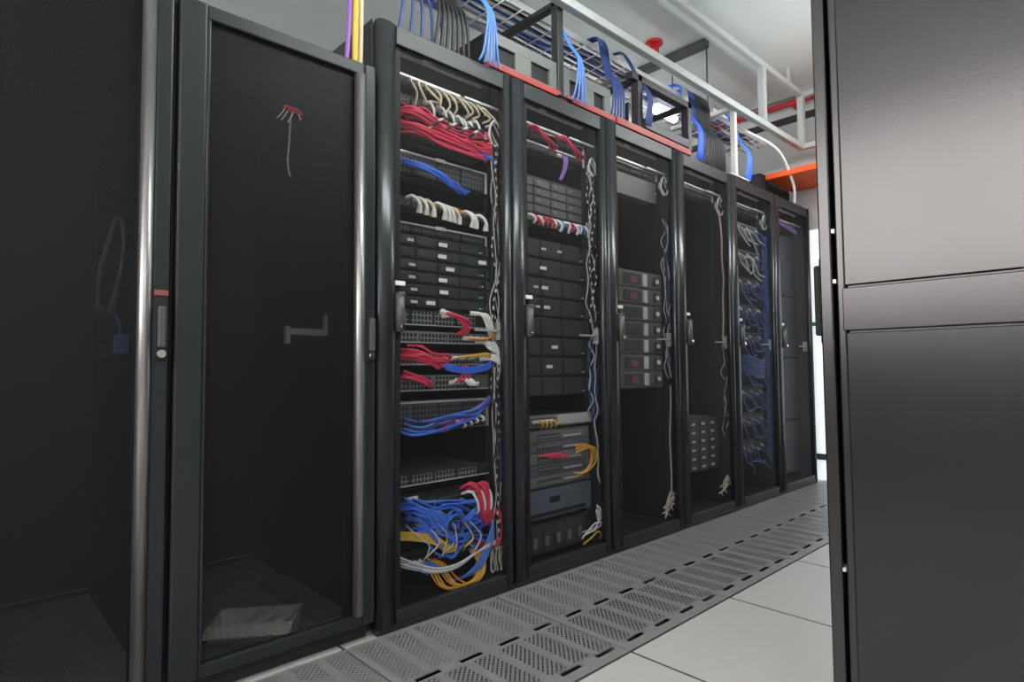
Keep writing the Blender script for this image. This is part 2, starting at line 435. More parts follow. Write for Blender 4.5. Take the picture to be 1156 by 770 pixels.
def small_rack(x, label):
    w, h = .597, 2.0
    t = thing('server_rack', label, 'server rack', (x+w/2, .5, 0), 'open-mesh-door server racks')
    rack_shell(t, x, w, h)
    m = MB()
    m.prism(stile_prof(x+.003, x+.072, .008, .032, .012), .02, 1.988, True)
    m.prism(stile_prof(x+.556, x+w-.003, .008, .032, .010), .02, 1.988, True)
    d = obj('door', m, K['frame'], t)
    obj('top_rail', MB().box(x+.0722, x+.5558, .004, .032, 1.925, 1.988, .003), K['black'], d)
    obj('bottom_rail', MB().box(x+.0722, x+.5558, .004, .032, .02, .06, .003), K['black'], d)
    obj('mesh_panel', MB().box(x+.0722, x+.5558, .0165, .0170, .0602, 1.9248), K['glass'], d)
    obj('inner_border', MB().box(x+.0722, x+.097, .0195, .024, .0602, 1.9248), K['deep'], d)
    hb = MB()
    hb.prism(stile_prof(x+.068, x+.094, -.012, .0155, .006), .958, 1.078, True)
    hb.box(x+.070, x+.094, -.018, .0155, 1.070, 1.088, .004)
    obj('handle', hb, K['handle'], d)
    obj('lock', MB().cyl((x+.083, -.016, .974), (x+.083, -.024, .974), .008, 14), K['chrome'], d)
    obj('door_tag', MB().box(x+.062, x+.108, .006, .0155, 1.112, 1.127, .001), K['label'], d)
    obj('latch_bracket', MB().box(x+.43, x+.556, .0325, .040, .976, .984).box(x+.548, x+.556, .0325, .06, .945, 1.015), K['greyc'], d)
    for (zz, xa, xb) in ((1.936, .20, .50), (1.864, .20, .385), (1.868, .41, .58)):
        pass
    obj('top_rail_bar', MB().box(x+.10, x+.50, .060, .075, 1.930, 1.940, .002), K['silver'], t)
    obj('top_cable_bar', MB().box(x+.10, x+.39, .060, .078, 1.858, 1.868, .002).box(x+.41, x+.582, .060, .078, 1.862, 1.872, .002), K['silver'], t)
    obj('bar_tag', MB().box(x+.215, x+.255, .056, .0598, 1.926, 1.946), K['label'], t)
    return t

RL = ['open-mesh-door rack crammed with red, blue and beige patch cables',
      'open-mesh-door rack holding a stack of black servers and grey chassis below',
      'open-mesh-door rack with grey blade chassis at mid height, empty beneath',
      'nearly empty open-mesh-door rack between blade rack and blue-cabled rack',
      'open-mesh-door rack filled with dense blue cables',
      'farthest open-mesh-door rack, closed navy panels, beside lit far door']
RX = [.6*k for k in range(6)]
R0 = small_rack(RX[0], RL[0])
for k in range(1, 6):
    c = copy_tree(R0); c.location.x = R0.location.x + .6*k; c['label'] = RL[k]

def big_rack(x, w, label, emblem):
    h = 1.825
    t = thing('server_rack', label, 'server rack', (x+w/2, .5, 0), 'fine-mesh-door server racks')
    rack_shell(t, x, w, h)
    m = MB()
    m.box(x+.004, x+.072, 0, .034, .05, 1.815, .006)
    m.box(x+w-.042, x+w-.003, 0, .034, .05, 1.815, .006)
    m.box(x+.072, x+w-.042, .004, .034, 1.775, 1.815, .004)
    m.box(x+.072, x+w-.042, .004, .034, .05, .085, .004)
    d = obj('door', m, K['frame_big'], t)
    obj('mesh_panel', MB().box(x+.0722, x+w-.0422, .018, .0185, .0852, 1.7748), K['mesh'], d)
    obj('edge_trim', MB().prism(stile_prof(x+w-.072, x+w-.0425, -.002, .014, .010), .085, 1.775, True), K['trim'], d)
    obj('inner_trim', MB().box(x+.0723, x+.080, .002, .016, .0855, 1.7745, .002), K['frame'], d)
    xh = x+w-.023
    obj('handle_plate', MB().box(xh-.014, xh+.014, -.008, -.0005, .860, 1.02, .003), K['deep'], d)
    obj('handle', MB().box(xh-.009, xh+.009, -.022, -.0085, .892, .995, .004), K['handle'], d)
    obj('lock', MB().cyl((xh, -.0085, .877), (xh, -.020, .877), .010, 16), K['chrome'], d)
    if emblem: obj('emblem', MB().box(xh-.016, xh+.016, -.009, -.0005, 1.021, 1.036, .002), K['brown_red'], d)
    return t
B2 = big_rack(-.585, .580, 'tall black mesh-door rack, empty inside but for a white box', False)
B1 = big_rack(-1.175, .585, 'black mesh-door rack cut off at photo left edge, cable loop inside', True)

# interior of the two mesh racks
mb = MB().box(-.42, -.20, .10, .17, .034, .0345)
bx = thing('cardboard_box', 'open pale cardboard box lying on the floor of empty mesh rack', 'box', (-.27, .2, .034))
def obox(m, c, ux, uy, lx, ly, z0, z1):
    ux = Vector((ux[0], ux[1], 0)).normalized(); uy = Vector((-ux.y, ux.x, 0)); c = Vector((c[0], c[1], 0))
    q = [c+ux*a+uy*b for a, b in ((-lx/2, -ly/2), (lx/2, -ly/2), (lx/2, ly/2), (-lx/2, ly/2))]
    vs = [(p.x, p.y, z0) for p in q]+[(p.x, p.y, z1) for p in q]
    return m.add(vs, [(0,3,2,1),(4,5,6,7),(0,1,5,4),(1,2,6,5),(2,3,7,6),(3,0,4,7)])
m = MB(); a = (.83, -.56)
ux = Vector((.83, -.56, 0)).normalized(); uy = Vector((.56, .83, 0)).normalized(); cc = Vector((-.29, .22, 0))
def P2(a, b): q = cc+ux*a+uy*b; return (q.x, q.y)
obox(m, P2(0, 0), ux, uy, .24, .12, .0345, .038)
obox(m, P2(0, -.058), ux, uy, .24, .004, .038, .085)
obox(m, P2(0, .058), ux, uy, .24, .004, .038, .085)
obox(m, P2(-.118, 0), ux, uy, .004, .112, .038, .085)
obox(m, P2(.118, 0), ux, uy, .004, .112, .038, .085)
obj('carton', m, K['card'], bx)
m = MB()
for b0, b1 in ((-.060, -.115), (.060, .115)):
    q0, q1, q2, q3 = P2(-.12, b0), P2(.12, b0), P2(.12, b1), P2(-.12, b1)
    m.add([(*q0, .085), (*q1, .085), (*q2, .070), (*q3, .070), (*q0, .088), (*q1, .088), (*q2, .073), (*q3, .073)],
          [(0,3,2,1),(4,5,6,7),(0,1,5,4),(1,2,6,5),(2,3,7,6),(3,0,4,7)])
obj('flap', m, K['card'], bx)
m = MB()
for i in range(6):
    q = [P2(-.07+.03*i, .03), P2(-.03+.03*i, .035), P2(-.04+.03*i, -.03), P2(-.08+.03*i, -.035)]
    z = .060+.018*(i % 2)
    m.add([(*q[0], z), (*q[1], z+.02), (*q[2], z+.012), (*q[3], z-.006)], [(0, 1, 2, 3)])
pk = obj('packing_paper', m, K['paper'], bx)
sl = pk.modifiers.new('thick', 'SOLIDIFY'); sl.thickness = .002
solo('steel_shelf_plate', MB().box(-.13, -.025, .12, .62, .0345, .052, .002), K['greydev'], 'grey steel plate on base of empty mesh rack beside white box', 'plate')
m = MB().box(-.16, -.022, .30, .325, .955, .978, .003).box(-.17, -.155, .30, .325, .925, .985, .003).box(-.030, -.022, .30, .325, .975, 1.03, .003)
solo('cable_bracket', m, K['greyc'], 'grey steel bracket arm at mid height inside empty mesh rack', 'bracket')
tt = thing('cable_tie_tag', 'red tag with white strings seen through mesh of empty rack', 'tag', (-.24, .10, 1.60))
m = MB(); m.tube([(-.275, .085, 1.630), (-.265, .085, 1.636), (-.25, .085, 1.632), (-.235, .085, 1.634), (-.218, .085, 1.622)], .006, 8, 5).box(-.262, -.226, .082, .088, 1.622, 1.640, .002)
obj('tag_body', m, K['tag_red'], tt)
for (xa, za, xb, zb) in ((-.270, 1.622, -.296, 1.592), (-.262, 1.618, -.282, 1.590), (-.246, 1.615, -.262, 1.588), (-.228, 1.618, -.220, 1.606)):
    obj('string', MB().tube([(xa, .085, za+.006), ((xa+xb)/2, .083, (za+zb)/2), (xb, .085, zb)], .0022, 6, 3), K['white'], tt)
solo('hanging_cord', MB().tube([(-.247, .10, 1.607), (-.246, .11, 1.54), (-.250, .11, 1.47), (-.244, .105, 1.43)], .003, 6, 5), K['greyc'], 'thin grey cord hanging under red tag inside empty mesh rack', 'cord')
m = MB().tube([(-.685, .14, 1.23), (-.705, .13, 1.17), (-.722, .13, 1.07), (-.722, .13, 1.00), (-.700, .13, .985), (-.685, .13, 1.04), (-.672, .13, 1.12), (-.670, .135, 1.20)], .008, 8, 6, True)
solo('cable_loop', m, K['blackc'], 'hanging black cable loop inside leftmost mesh rack', 'cable')
solo('blue_connector', MB().box(-.690, -.655, .12, .15, .88, .93, .004).tube([(-.672, .135, .93), (-.676, .135, .96), (-.690, .135, .985)], .005, 6, 4), K['navy'], 'dark blue plug hanging under cable loop in leftmost mesh rack', 'plug')

# ------------------------------------------------------------------ rack equipment
def device(name, label, cat, x, zc, h, group=None, depth=.55, face='server', proud=0.0):
    z0, z1 = zc-h/2+.0008, zc+h/2-.0008
    yF = RAIL_Y-.004-proud
    t = thing(name, label, cat, (x+.3, RAIL_Y+.2, z0), group)
    obj('chassis', MB().box(x+.084, x+.516, RAIL_Y+.006, RAIL_Y+depth, z0+.001, z1-.001, .001), K['chassis'], t)
    fm = {'server': 'server', 'patch': 'deep', 'switch': 'greydev', 'blue': 'bluegrey', 'grey': 'greydev', 'blank': 'server', 'pale': 'beigedev', 'navy': 'navy_panel'}[face]
    f = MB().box(x+.059, x+.541, yF, RAIL_Y+.0035, z0, z1, .0015)
    fp = obj('front_panel', f, K[fm], t)
    return t, yF, z0, z1, fp

def server(x, zc, h, label, group, tags=(), nb=4):
    t, yF, z0, z1, fp = device('rack_server', label, 'server', x, zc, h, group, .65, 'server', .012)
    for i in range(nb):
        a = x+.10+i*.40/nb; b = a+.40/nb-.010
        m = MB().box(a, b, yF-.004, yF-.0002, z0+.006, z1-.006, .002)
        m.box(a+.008, a+.016, yF-.007, yF-.0042, z0+.010, z1-.010, .001)
        obj('drive_bay', m, K['bay'], t)
    for xx in (x+.066, x+.526):
        obj('ear_handle', MB().box(xx, xx+.010, yF-.014, yF-.0002, z0+.005, z1-.005, .003), K['bay'], t)
    for i, c in enumerate(tags):
        big = c > 0; c = abs(c); wd = .019 if big else .014; hh = .007 if big else .005
        obj('asset_label', MB().box(x+c-wd, x+c+wd, yF-.0078, yF-.0072, zc-hh, zc+hh).box(x+c-wd, x+c+wd, yF-.0072, yF-.004, zc-hh*.5, zc+hh*.5), K['label'] if big else K['dull_label'], t)
    for q in range(2):
        xx = x+.495+.012*q
        obj('status_light', MB().box(xx, xx+.006, yF-.0015, yF-.0002, z0+.012, z0+.018), K['led' if (q+int(zc*1000)) % 2 else 'ledr'], t)
    return t

def patch(x, zc, h, label, group=None, tagx=(.315,), edge=True, face='patch', rows=1, proud=0.0):
    t, yF, z0, z1, fp = device('patch_bay', label, 'patch panel', x, zc, h, group, .06, face, proud)
    for i in range(4):
        a = x+.078+i*.112; b = a+.104
        obj('port_block', MB().box(a, b, yF-.006, yF-.0002, z0+.006, z1-.011, .001), K['ports'], t)
    if edge:
        obj('edge_strip', MB().box(x+.059, x+.541, yF-.008, yF-.0002, z1-.009, z1-.002, .001).box(x+.533, x+.541, yF-.008, yF-.0002, z0+.002, z1-.009, .001), K['silver'], t)
    for c in tagx:
        obj('port_label', MB().box(x+c-.022, x+c+.022, yF-.0105, yF-.0082, z1-.012, z1+.001), K['label'], t)
    return t

def switch(x, zc, h, label, group=None, face='switch', proud=.008, n=3):
    t, yF, z0, z1, fp = device('network_switch', label, 'network switch', x, zc, h, group, .35, face, proud)
    w = .40/n
    for i in range(n):
        a = x+.085+i*w
        obj('port_block', MB().box(a, a+w-.012, yF-.004, yF-.0002, z0+.007, z1-.007, .001), K['gports'], t)
    obj('edge_strip', MB().box(x+.062, x+.538, yF-.005, yF-.0002, z0+.001, z0+.005), K['silver'], t)
    return t

def cable(name, label, cat, group, pts, r, m, plugs=(), pm='boot', n=6, sub=5):
    c = solo(name, MB().tube(pts, r, n, sub), K[m], label, cat, group)
    for i in plugs:
        a = Vector(pts[i]); b = Vector(pts[1] if i == 0 else pts[-2])
        dd = (b-a).normalized()
        obj('plug', MB().cyl(a-dd*.006, a+dd*.022, r*2.0, 6, r*1.3, False), K[pm], c)
    return c
rnd = random.uniform

# ================================================================== RACK 3 (cable-crammed)
X = RX[0]
patch(X, 1.858, .0445, 'black patch panel with beige cables, topmost in cable-crammed rack', tagx=(.44,), edge=True)
patch(X, 1.795, .0445, 'black patch panel just above red cable bunch in cable-crammed rack', tagx=(), edge=False)
patch(X, 1.672, .0445, 'silver-edged patch panel directly beneath red cable bunch', tagx=())
patch(X, 1.566, .089, 'tall silver-edged panel above loose blue cables in cable-crammed rack', tagx=(.315,), rows=2)
patch(X, 1.425, .0445, 'black panel with drooping white plugs in cable-crammed rack', tagx=(), edge=False)
patch(X, 1.334, .0445, 'silver-edged panel with white tag just above black server stack', tagx=(.313,))
LBL = [(1.289, (.317, -.175)), (1.2455, (.313, .505)), (1.202, (.349, -.182)), (1.1585, (.316, -.182)), (1.115, (.320, -.19)), (1.0715, (.261, -.19))]
POSN = ['topmost', 'second from top', 'third from top', 'third from bottom', 'second from bottom', 'lowest']
for (z, tg), pn in zip(LBL, POSN):
    server(X, z, .0432, 'thin black server, %s of the stack in cable-crammed rack' % pn, 'thin servers in cable-crammed rack', tg)
switch(X, 1.018, .060, 'dark network switch with red cable cluster under black servers', face='server', n=4)
switch(X, .948, .0445, 'light grey network switch with orange and white plugs at right end')
switch(X, .870, .0445, 'grey network switch with red and blue cables across its front')
switch(X, .785, .058, 'grey network switch with white plugs near centre, above blue-grey panel', n=4)
p4 = patch(X, .668, .112, 'tall blue-grey patch panel crossed by blue and purple cables', tagx=(), edge=True, face='blue')
switch(X, .452, .0445, 'network switch above big blue cable tangle', face='server', n=4)
patch(X, .372, .0445, 'black patch panel behind upper part of blue cable tangle', tagx=(.19,), edge=False)
patch(X, .290, .0445, 'black patch panel behind middle of blue cable tangle', tagx=(), edge=False)
patch(X, .165, .0445, 'black patch panel low down behind yellow cable loops', tagx=(), edge=False)
solo('asset_sticker', MB().box(X+.365, X+.435, .072, .0785, .458, .472), K['label'], 'white sticker on switch above blue cable tangle', 'sticker') if False else None

yc = .075
# beige cables on the top panel
for i in range(11):
    x = X+.16+i*.034+rnd(-.01, .01); z = 1.862-.001*i
    cable('patch_cable', 'beige patch cable hanging from topmost panel of cable-crammed rack', 'cable', 'beige patch cables on topmost panel',
          [(x, .088, z), (x+.004, .060, z-.003), (x+rnd(.0, .04), .050, z-.022+rnd(-.012, .008)), (x+rnd(.03, .07), .055, z-.05+rnd(-.02, .012)), (x+rnd(.02, .06), .075, 1.79+rnd(-.02, .02))], .0042, 'beige', (0,))
for i, (x, z) in enumerate([(.30, 1.795), (.335, 1.79), (.375, 1.785), (.395, 1.78), (.43, 1.775), (.46, 1.79), (.245, 1.80)]):
    cable('patch_cable', 'short white plug lead dropping onto red cable bunch', 'cable', 'white leads above red cable bunch',
          [(X+x, .086, z), (X+x+.004, .062, z-.002), (X+x+.014, .052, z-.03), (X+x+.022, .060, z-.06)], .0048, 'white', (0,))
# big red bunch
for i in range(20):
    z = 1.765-rnd(0, .095); x0_ = X+.125+rnd(0, .05)
    sag = rnd(.005, .03)
    cable('patch_cable', 'red patch cable in the bunch across upper cable-crammed rack', 'cable', 'red patch cables in upper bunch',
          [(x0_, .085, z+rnd(-.01, .02)), (x0_+.05, .05+rnd(-.012, .01), z+rnd(-.015, .015)), (X+.28+rnd(-.02, .02), .045+rnd(-.012, .012), z-sag*.8-.01), (X+.40+rnd(-.02, .02), .045+rnd(-.012, .012), z-sag-.012), (X+.51+rnd(-.02, .02), .055, z-.015+rnd(-.02, .015)), (X+.548+rnd(-.004, .004), .075, z+rnd(-.02, .03))], .0046, 'red')
for i, x in enumerate((.265, .325, .38, .43)):
    cable('patch_cable', 'black and white banded cable wrapped over red cable bunch', 'cable', 'banded cables over red bunch',
          [(X+x-.035, .06, 1.69), (X+x-.015, .027, 1.71), (X+x+.015, .025, 1.735), (X+x+.045, .032, 1.74), (X+x+.075, .05, 1.715), (X+x+.085, .07, 1.695)], .0052, 'stripec')
for i in range(4):
    cable('patch_cable', 'short blue cable at right end below red bunch', 'cable', 'blue cables right below red bunch',
          [(X+.46+.012*i, .085, 1.668), (X+.475+.012*i, .055, 1.662-.004*i), (X+.51+.01*i, .05, 1.655), (X+.55, .07, 1.66-.008*i)], .0046, 'blue', (0,))
# blue cables over the tall panel
for i in range(11):
    xs = X+.14+rnd(0, .06)
    z = 1.565+rnd(-.012, .012)
    cable('patch_cable', 'blue cable drooping diagonally under silver-edged tall panel', 'cable', 'blue cables under tall panel',
          [(xs, .082, z), (xs+.05, .055+rnd(-.01, .01), z-.012), (X+.28+rnd(-.02, .02), .05+rnd(-.01, .01), 1.54+rnd(-.012, .01)), (X+.35+rnd(-.02, .02), .053, 1.515+rnd(-.012, .012)), (X+.41+rnd(-.02, .03), .07, 1.50+rnd(-.01, .008))], .0046, 'blue')
# white drooping plugs
for i, x in enumerate((.175, .205, .235, .285, .305, .325, .350, .415, .432, .480)):
    z = 1.437-.004*i*.5
    cable('patch_cable', 'white-plugged lead drooping from panel above black servers', 'cable', 'white drooping leads',
          [(X+x-.012, .086, z), (X+x-.004, .060, z+.003), (X+x+.012, .048, z-.012), (X+x+.020, .046, z-.032), (X+x+.022, .052, z-.048)], .0062, 'white' if i % 4 != 2 else 'beige', (4,))
for i in range(3):
    cable('patch_cable', 'thin orange lead behind white drooping plugs', 'cable', 'orange leads behind white plugs',
          [(X+.27+.06*i, .08, 1.425), (X+.30+.06*i, .062, 1.43), (X+.335+.06*i, .064, 1.418), (X+.36+.06*i, .085, 1.420)], .0042, 'orange')
# red cluster on dark switch
for i in range(7):
    x = X+.315+rnd(0, .03)
    cable('patch_cable', 'red cable in the cluster on dark switch under black servers', 'cable', 'red cables on dark switch',
          [(x, .082, 1.035+rnd(-.006, .01)), (x+.02, .052, 1.032), (x+.055+rnd(-.01, .02), .045+rnd(-.01, .01), 1.015+rnd(-.01, .008)), (x+.075+rnd(-.01, .02), .05, .985+rnd(-.01, .01)), (x+.06+rnd(-.02, .02), .078, .962)], .0056, 'red', (0,))
for i in range(3):
    cable('patch_cable', 'white cable bending down at right end of dark switch', 'cable', 'white cables right of dark switch',
          [(X+.455+.015*i, .08, 1.045), (X+.475+.015*i, .05, 1.04), (X+.495+.012*i, .045, 1.005), (X+.515+.01*i, .05, .965), (X+.555, .065, .93-.02*i)], .005, 'white', (0,))
for i in range(4):
    cable('patch_cable', 'orange cable plugged into right end of light grey switch', 'cable', 'orange cables right of light grey switch',
          [(X+.42+.03*i, .080, .95), (X+.435+.03*i, .055, .946), (X+.49+.015*i, .047, .945+.006*i), (X+.535+.006*i, .05, .955+.008*i), (X+.562, .068, .91+.01*i)], .005, 'orange' if i != 1 else 'yellow', (0,))
for i in range(3):
    cable('patch_cable', 'white cable draped at right side beside grey switches', 'cable', 'white cables beside grey switches',
          [(X+.475+.02*i, .08, .94), (X+.51, .05, .935-.01*i), (X+.548, .045, .92-.012*i), (X+.562, .05, .87), (X+.560, .07, .82-.02*i)], .0056, 'white', (0,))
# red and blue across middle switch
for i in range(12):
    x = X+.125+rnd(0, .04); z = .895+rnd(-.025, .025)
    cable('patch_cable', 'red cable looping across left half of middle grey switch', 'cable', 'red cables on middle grey switch',
          [(x, .083, z), (x+.04, .05+rnd(-.012, .008), z-.004), (x+.09, .042+rnd(-.01, .01), z-.018+rnd(-.012, .012)), (x+.14+rnd(-.02, .04), .05, z-.03+rnd(-.012, .012)), (x+.13+rnd(-.02, .08), .080, .868+rnd(-.012, .012))], .005, 'red')
for i in range(4):
    cable('patch_cable', 'blue cable sagging below middle grey switch towards right side', 'cable', 'blue cables below middle grey switch',
          [(X+.27+.02*i, .08, .868), (X+.31, .05, .85-.005*i), (X+.40, .045, .838-.006*i), (X+.49, .047, .848-.006*i), (X+.555, .065, .875-.008*i)], .0046, 'blue', (0,))
for i in range(3):
    cable('patch_cable', 'yellow cable running along middle grey switch to right', 'cable', 'yellow cables on middle grey switch',
          [(X+.36+.04*i, .08, .875), (X+.41+.03*i, .052, .882), (X+.50, .048, .892-.004*i), (X+.558, .066, .885-.01*i)], .0042, 'yellow', (0,))
for i in range(3):
    cable('patch_cable', 'white cable dropping beside right end of middle grey switch', 'cable', 'white cables at middle grey switch right',
          [(X+.50, .08, .872), (X+.53, .05, .885-.008*i), (X+.558, .045, .875-.01*i), (X+.568, .05, .84), (X+.566, .07, .80-.02*i)], .0055, 'white', (0,))
for i in range(6):
    x = X+.13+rnd(0, .03)
    cable('patch_cable', 'red cable at left end of lower grey switch', 'cable', 'red cables on lower grey switch',
          [(x, .083, .81+rnd(-.01, .02)), (x+.04, .05, .805+rnd(-.01, .01)), (x+.075+rnd(-.01, .02), .048, .785+rnd(-.01, .01)), (x+.11, .078, .772+rnd(-.01, .01))], .005, 'red')
for i in range(3):
    cable('patch_cable', 'red lead entering lower grey switch near centre', 'cable', 'red leads on lower grey switch',
          [(X+.355+.02*i, .08, .785), (X+.365+.02*i, .05, .79), (X+.385+.015*i, .048, .82), (X+.40+.01*i, .07, .85)], .0045, 'red', (0,))
for i in range(3):
    cable('patch_cable', 'short white lead curving at centre of lower grey switch', 'cable', 'white leads on lower grey switch',
          [(X+.38+.015*i, .08, .79), (X+.39+.015*i, .05, .796), (X+.415+.015*i, .046, .776), (X+.44+.012*i, .06, .782)], .0056, 'white', (0,))
# blue/purple over blue-grey panel
for i in range(12):
    m_ = ('navy', 'ltblue', 'blue', 'purple')[i % 4]; nm = {'navy': 'navy', 'ltblue': 'light blue', 'blue': 'blue', 'purple': 'purple'}[m_]
    xs = X+.13+rnd(0, .10); z = .645+rnd(-.025, .02)
    cable('patch_cable', nm + ' cable lying across tall blue-grey patch panel', 'cable', nm + ' cables on blue-grey panel',
          [(xs, .082, z), (xs+.05, .05+rnd(-.012, .008), z-.012), (X+.33+rnd(-.03, .03), .048+rnd(-.01, .01), z+rnd(-.01, .02)), (X+.44+rnd(-.02, .02), .05, .67+rnd(-.02, .02)), (X+.53+rnd(-.01, .01), .068, .72+rnd(-.012, .01))], .0046, m_)
for i in range(4):
    x = X+.385+.03*i
    cable('patch_cable', 'short pale lead on lower right of blue-grey panel', 'cable', 'pale leads on blue-grey panel',
          [(x, .08, .640+.006*i), (x+.004, .058, .638+.006*i), (x+.012, .05, .628+.006*i), (x+.018, .07, .620+.006*i)], .005, 'white', (0,))
# bottom mess
for i in range(34):
    z = .372-rnd(0, .12); xs = X+.15+rnd(-.015, .06); dx = rnd(-.03, .03)
    lo = rnd(-.07, .03)
    cable('patch_cable', ('blue' if i % 5 else 'light blue') + ' patch cable in the big tangle low in cable-crammed rack', 'cable', ('blue' if i % 5 else 'light blue') + ' cables of big tangle',
          [(xs, .084, z+rnd(-.01, .03)), (xs+.03, .045+rnd(-.012, .01), z+rnd(-.02, .035)), (xs+.09+dx, .036+rnd(-.008, .015), z-.02+rnd(-.06, .045)), (xs+.17+dx, .036+rnd(-.008, .015), z-.03+lo+rnd(-.03, .03)), (X+.43+rnd(-.05, .03), .042+rnd(-.010, .012), z-.05+rnd(-.05, .05)), (X+.505+rnd(-.04, .03), .072, z-.05+rnd(-.05, .06))], .0044, 'blue' if i % 5 else 'ltblue')
for i in range(7):
    xs = X+.16+.035*i
    mm = ('greyc', 'beige', 'yellow')[i % 3]; nm = {'greyc': 'grey', 'beige': 'beige', 'yellow': 'yellow'}[mm]
    cable('patch_cable', nm + ' thin lead threading through big blue tangle', 'cable', nm + ' leads through tangle',
          [(xs, .083, .30+rnd(-.04, .05)), (xs+.02, .034, .29+rnd(-.03, .03)), (xs+.05+rnd(-.03, .03), .028, .24+rnd(-.02, .02)), (xs+.04+rnd(-.04, .03), .030, .19+rnd(-.03, .02)), (xs+.06, .07, .17)], .0028, mm)
for i in range(6):
    xs = X+.16+.012*i
    cable('patch_cable', 'light blue cable arching down at left of big blue tangle', 'cable', 'light blue cables left of tangle',
          [(xs, .082, .365-.004*i), (xs+.02, .045, .372-.006*i), (xs+.06, .034, .330), (xs+.09, .036, .27), (xs+.085+.01*i, .06, .235)], .0052, 'ltblue')
for i in range(8):
    a0 = rnd(-.012, .012)
    cable('patch_cable', 'red cable looping at upper right of big blue tangle', 'cable', 'red cables beside tangle',
          [(X+.395+.012*i, .083, .385+a0), (X+.41+.012*i, .05, .405+a0), (X+.44+.008*i, .038, .375+a0), (X+.455+.006*i, .04, .31+a0), (X+.47+.008*i, .05, .265+a0), (X+.49, .078, .245+a0)], .0054, 'red')
for i in range(3):
    cable('patch_cable', 'red cable bowing out to right side of big tangle', 'cable', 'red cables bowing right',
          [(X+.50, .083, .29+.008*i), (X+.545+.003*i, .05, .285+.006*i), (X+.568, .045, .235+.004*i), (X+.555, .045, .175+.006*i), (X+.50, .05, .165+.01*i), (X+.44, .075, .18+.01*i)], .0040, 'red')
for i in range(3):
    cable('patch_cable', 'white and red-edged cable arc right of big tangle', 'cable', 'white arcs right of tangle',
          [(X+.40+.04*i, .08, .375), (X+.415+.04*i, .042, .385), (X+.435+.035*i, .034, .35), (X+.445+.03*i, .04, .31), (X+.44+.03*i, .07, .29)], .0056, 'white')
for i in range(5):
    cable('patch_cable', 'yellow cable running left from big blue tangle', 'cable', 'yellow cables left of tangle',
          [(X+.125, .08, .285-.006*i), (X+.17, .05, .280-.006*i), (X+.24, .032, .262-.007*i), (X+.31, .034, .215-.006*i), (X+.40, .05, .195+.004*i), (X+.46, .078, .215)], .0034, 'yellow')
for i in range(7):
    a0 = .012*i
    cable('patch_cable', 'yellow cable loop hanging lowest under big blue tangle', 'cable', 'yellow loops under tangle',
          [(X+.20+a0, .083, .165), (X+.225+a0, .05, .150), (X+.265+a0*1.2, .034, .085-.005*(i % 3)), (X+.34+a0, .032, .058+.004*(i % 3)), (X+.42+a0*.6, .035, .075), (X+.445+a0*.5, .045, .12), (X+.43+a0*.6, .078, .17)], .0034, 'yellow' if i % 3 else 'orange')
for i in range(4):
    cable('patch_cable', 'pale cable sweeping in wide arc beneath big blue tangle', 'cable', 'pale sweeping cables',
          [(X+.125, .08, .205-.01*i), (X+.17, .05, .182-.008*i), (X+.25, .030, .150-.005*i), (X+.34, .029, .145-.004*i), (X+.43, .032, .165), (X+.51, .038, .175+.004*i), (X+.565, .06, .16+.006*i)], .0032, 'greyc' if i % 2 else 'white')
for i in range(6):
    cable('patch_cable', 'light blue cable curving down to right under big tangle', 'cable', 'light blue cables under tangle',
          [(X+.50+.006*i, .08, .28-.01*i), (X+.52, .045, .25), (X+.505-.006*i, .036, .18), (X+.47-.008*i, .036, .12), (X+.43-.012*i, .045, .085), (X+.40-.015*i, .078, .075)], .0036, 'ltblue')
for i in range(4):
    cable('patch_cable', 'blue lead at lower left under pale sweeping cables', 'cable', 'blue leads at lower left',
          [(X+.16+.02*i, .083, .165), (X+.18+.02*i, .05, .162), (X+.22+.022*i, .045, .135), (X+.26+.02*i, .078, .13)], .0056, 'blue', (0,))
m = MB().tube([(X+.33+.025*math.cos(a), .028+.004*math.sin(3*a), .285+.022*math.sin(a)) for a in [2*PI*k/10 for k in range(10)]], .006, 6, 4, True)
solo('coiled_lead', m, K['blackc'], 'small black coiled lead in front of big blue tangle', 'cable')

# right-hand vertical bundles and coils, one set per rack
ORD = {0: 'cable-crammed rack', 1: 'black server rack', 2: 'blade-chassis rack', 3: 'nearly empty rack', 4: 'blue-cabled rack'}
def coil(x, z, where, big=1.):
    cx = x+.562
    for k in range(5):
        r = .032*big-.0045*k
        m = MB().tube([(cx-.004+(r*.80)*math.cos(a+.5*k)+.003*k, .055+.007*k+.004*math.sin(2*a), z-.004*k+r*1.25*math.sin(a)) for a in [2*PI*q/12 for q in range(12)]], .0042, 6, 4, True)
        solo('cable_coil', m, K[('white', 'greyc', 'blackc', 'white', 'greyc')[k]], ('white', 'grey', 'black', 'white', 'grey')[k] + ' loop of small coil hung at top right inside ' + where, 'cable', ('white', 'grey', 'black', 'white', 'grey')[k] + ' coil loops of ' + where)
def vert(x, pts, mm, where, kind, grp, r=.0038, kink=0.0):
    P = [(x+px_+rnd(-kink, kink)*1.4, .055+rnd(-.010, .010), z) for px_, z in pts]
    cable('power_cable', kind + where, 'cable', grp, P, r, mm)
coil(RX[0], 1.762, ORD[0], 1.25)
zs = [1.72-.105*i for i in range(16)]
for i in range(8):
    mm = ('greyc', 'blackc', 'stripec', 'blackc')[i % 4]; nm = {'greyc': 'grey', 'blackc': 'black', 'stripec': 'banded'}[mm]
    vert(RX[0], [(.552+.006*(i-3.5)*.8, z) for z in zs], mm, ORD[0], nm + ' cable running down right side of ', nm + ' vertical cables of ' + ORD[0], .0030, .014)
for i in range(3):
    vert(RX[0], [(.572+.002*i, .70-.03*i), (.58, .62), (.565, .52), (.575, .45), (.565, .40)], 'navy', ORD[0], 'short navy cable at right side low in ', 'navy vertical cables of ' + ORD[0], .005, .004)
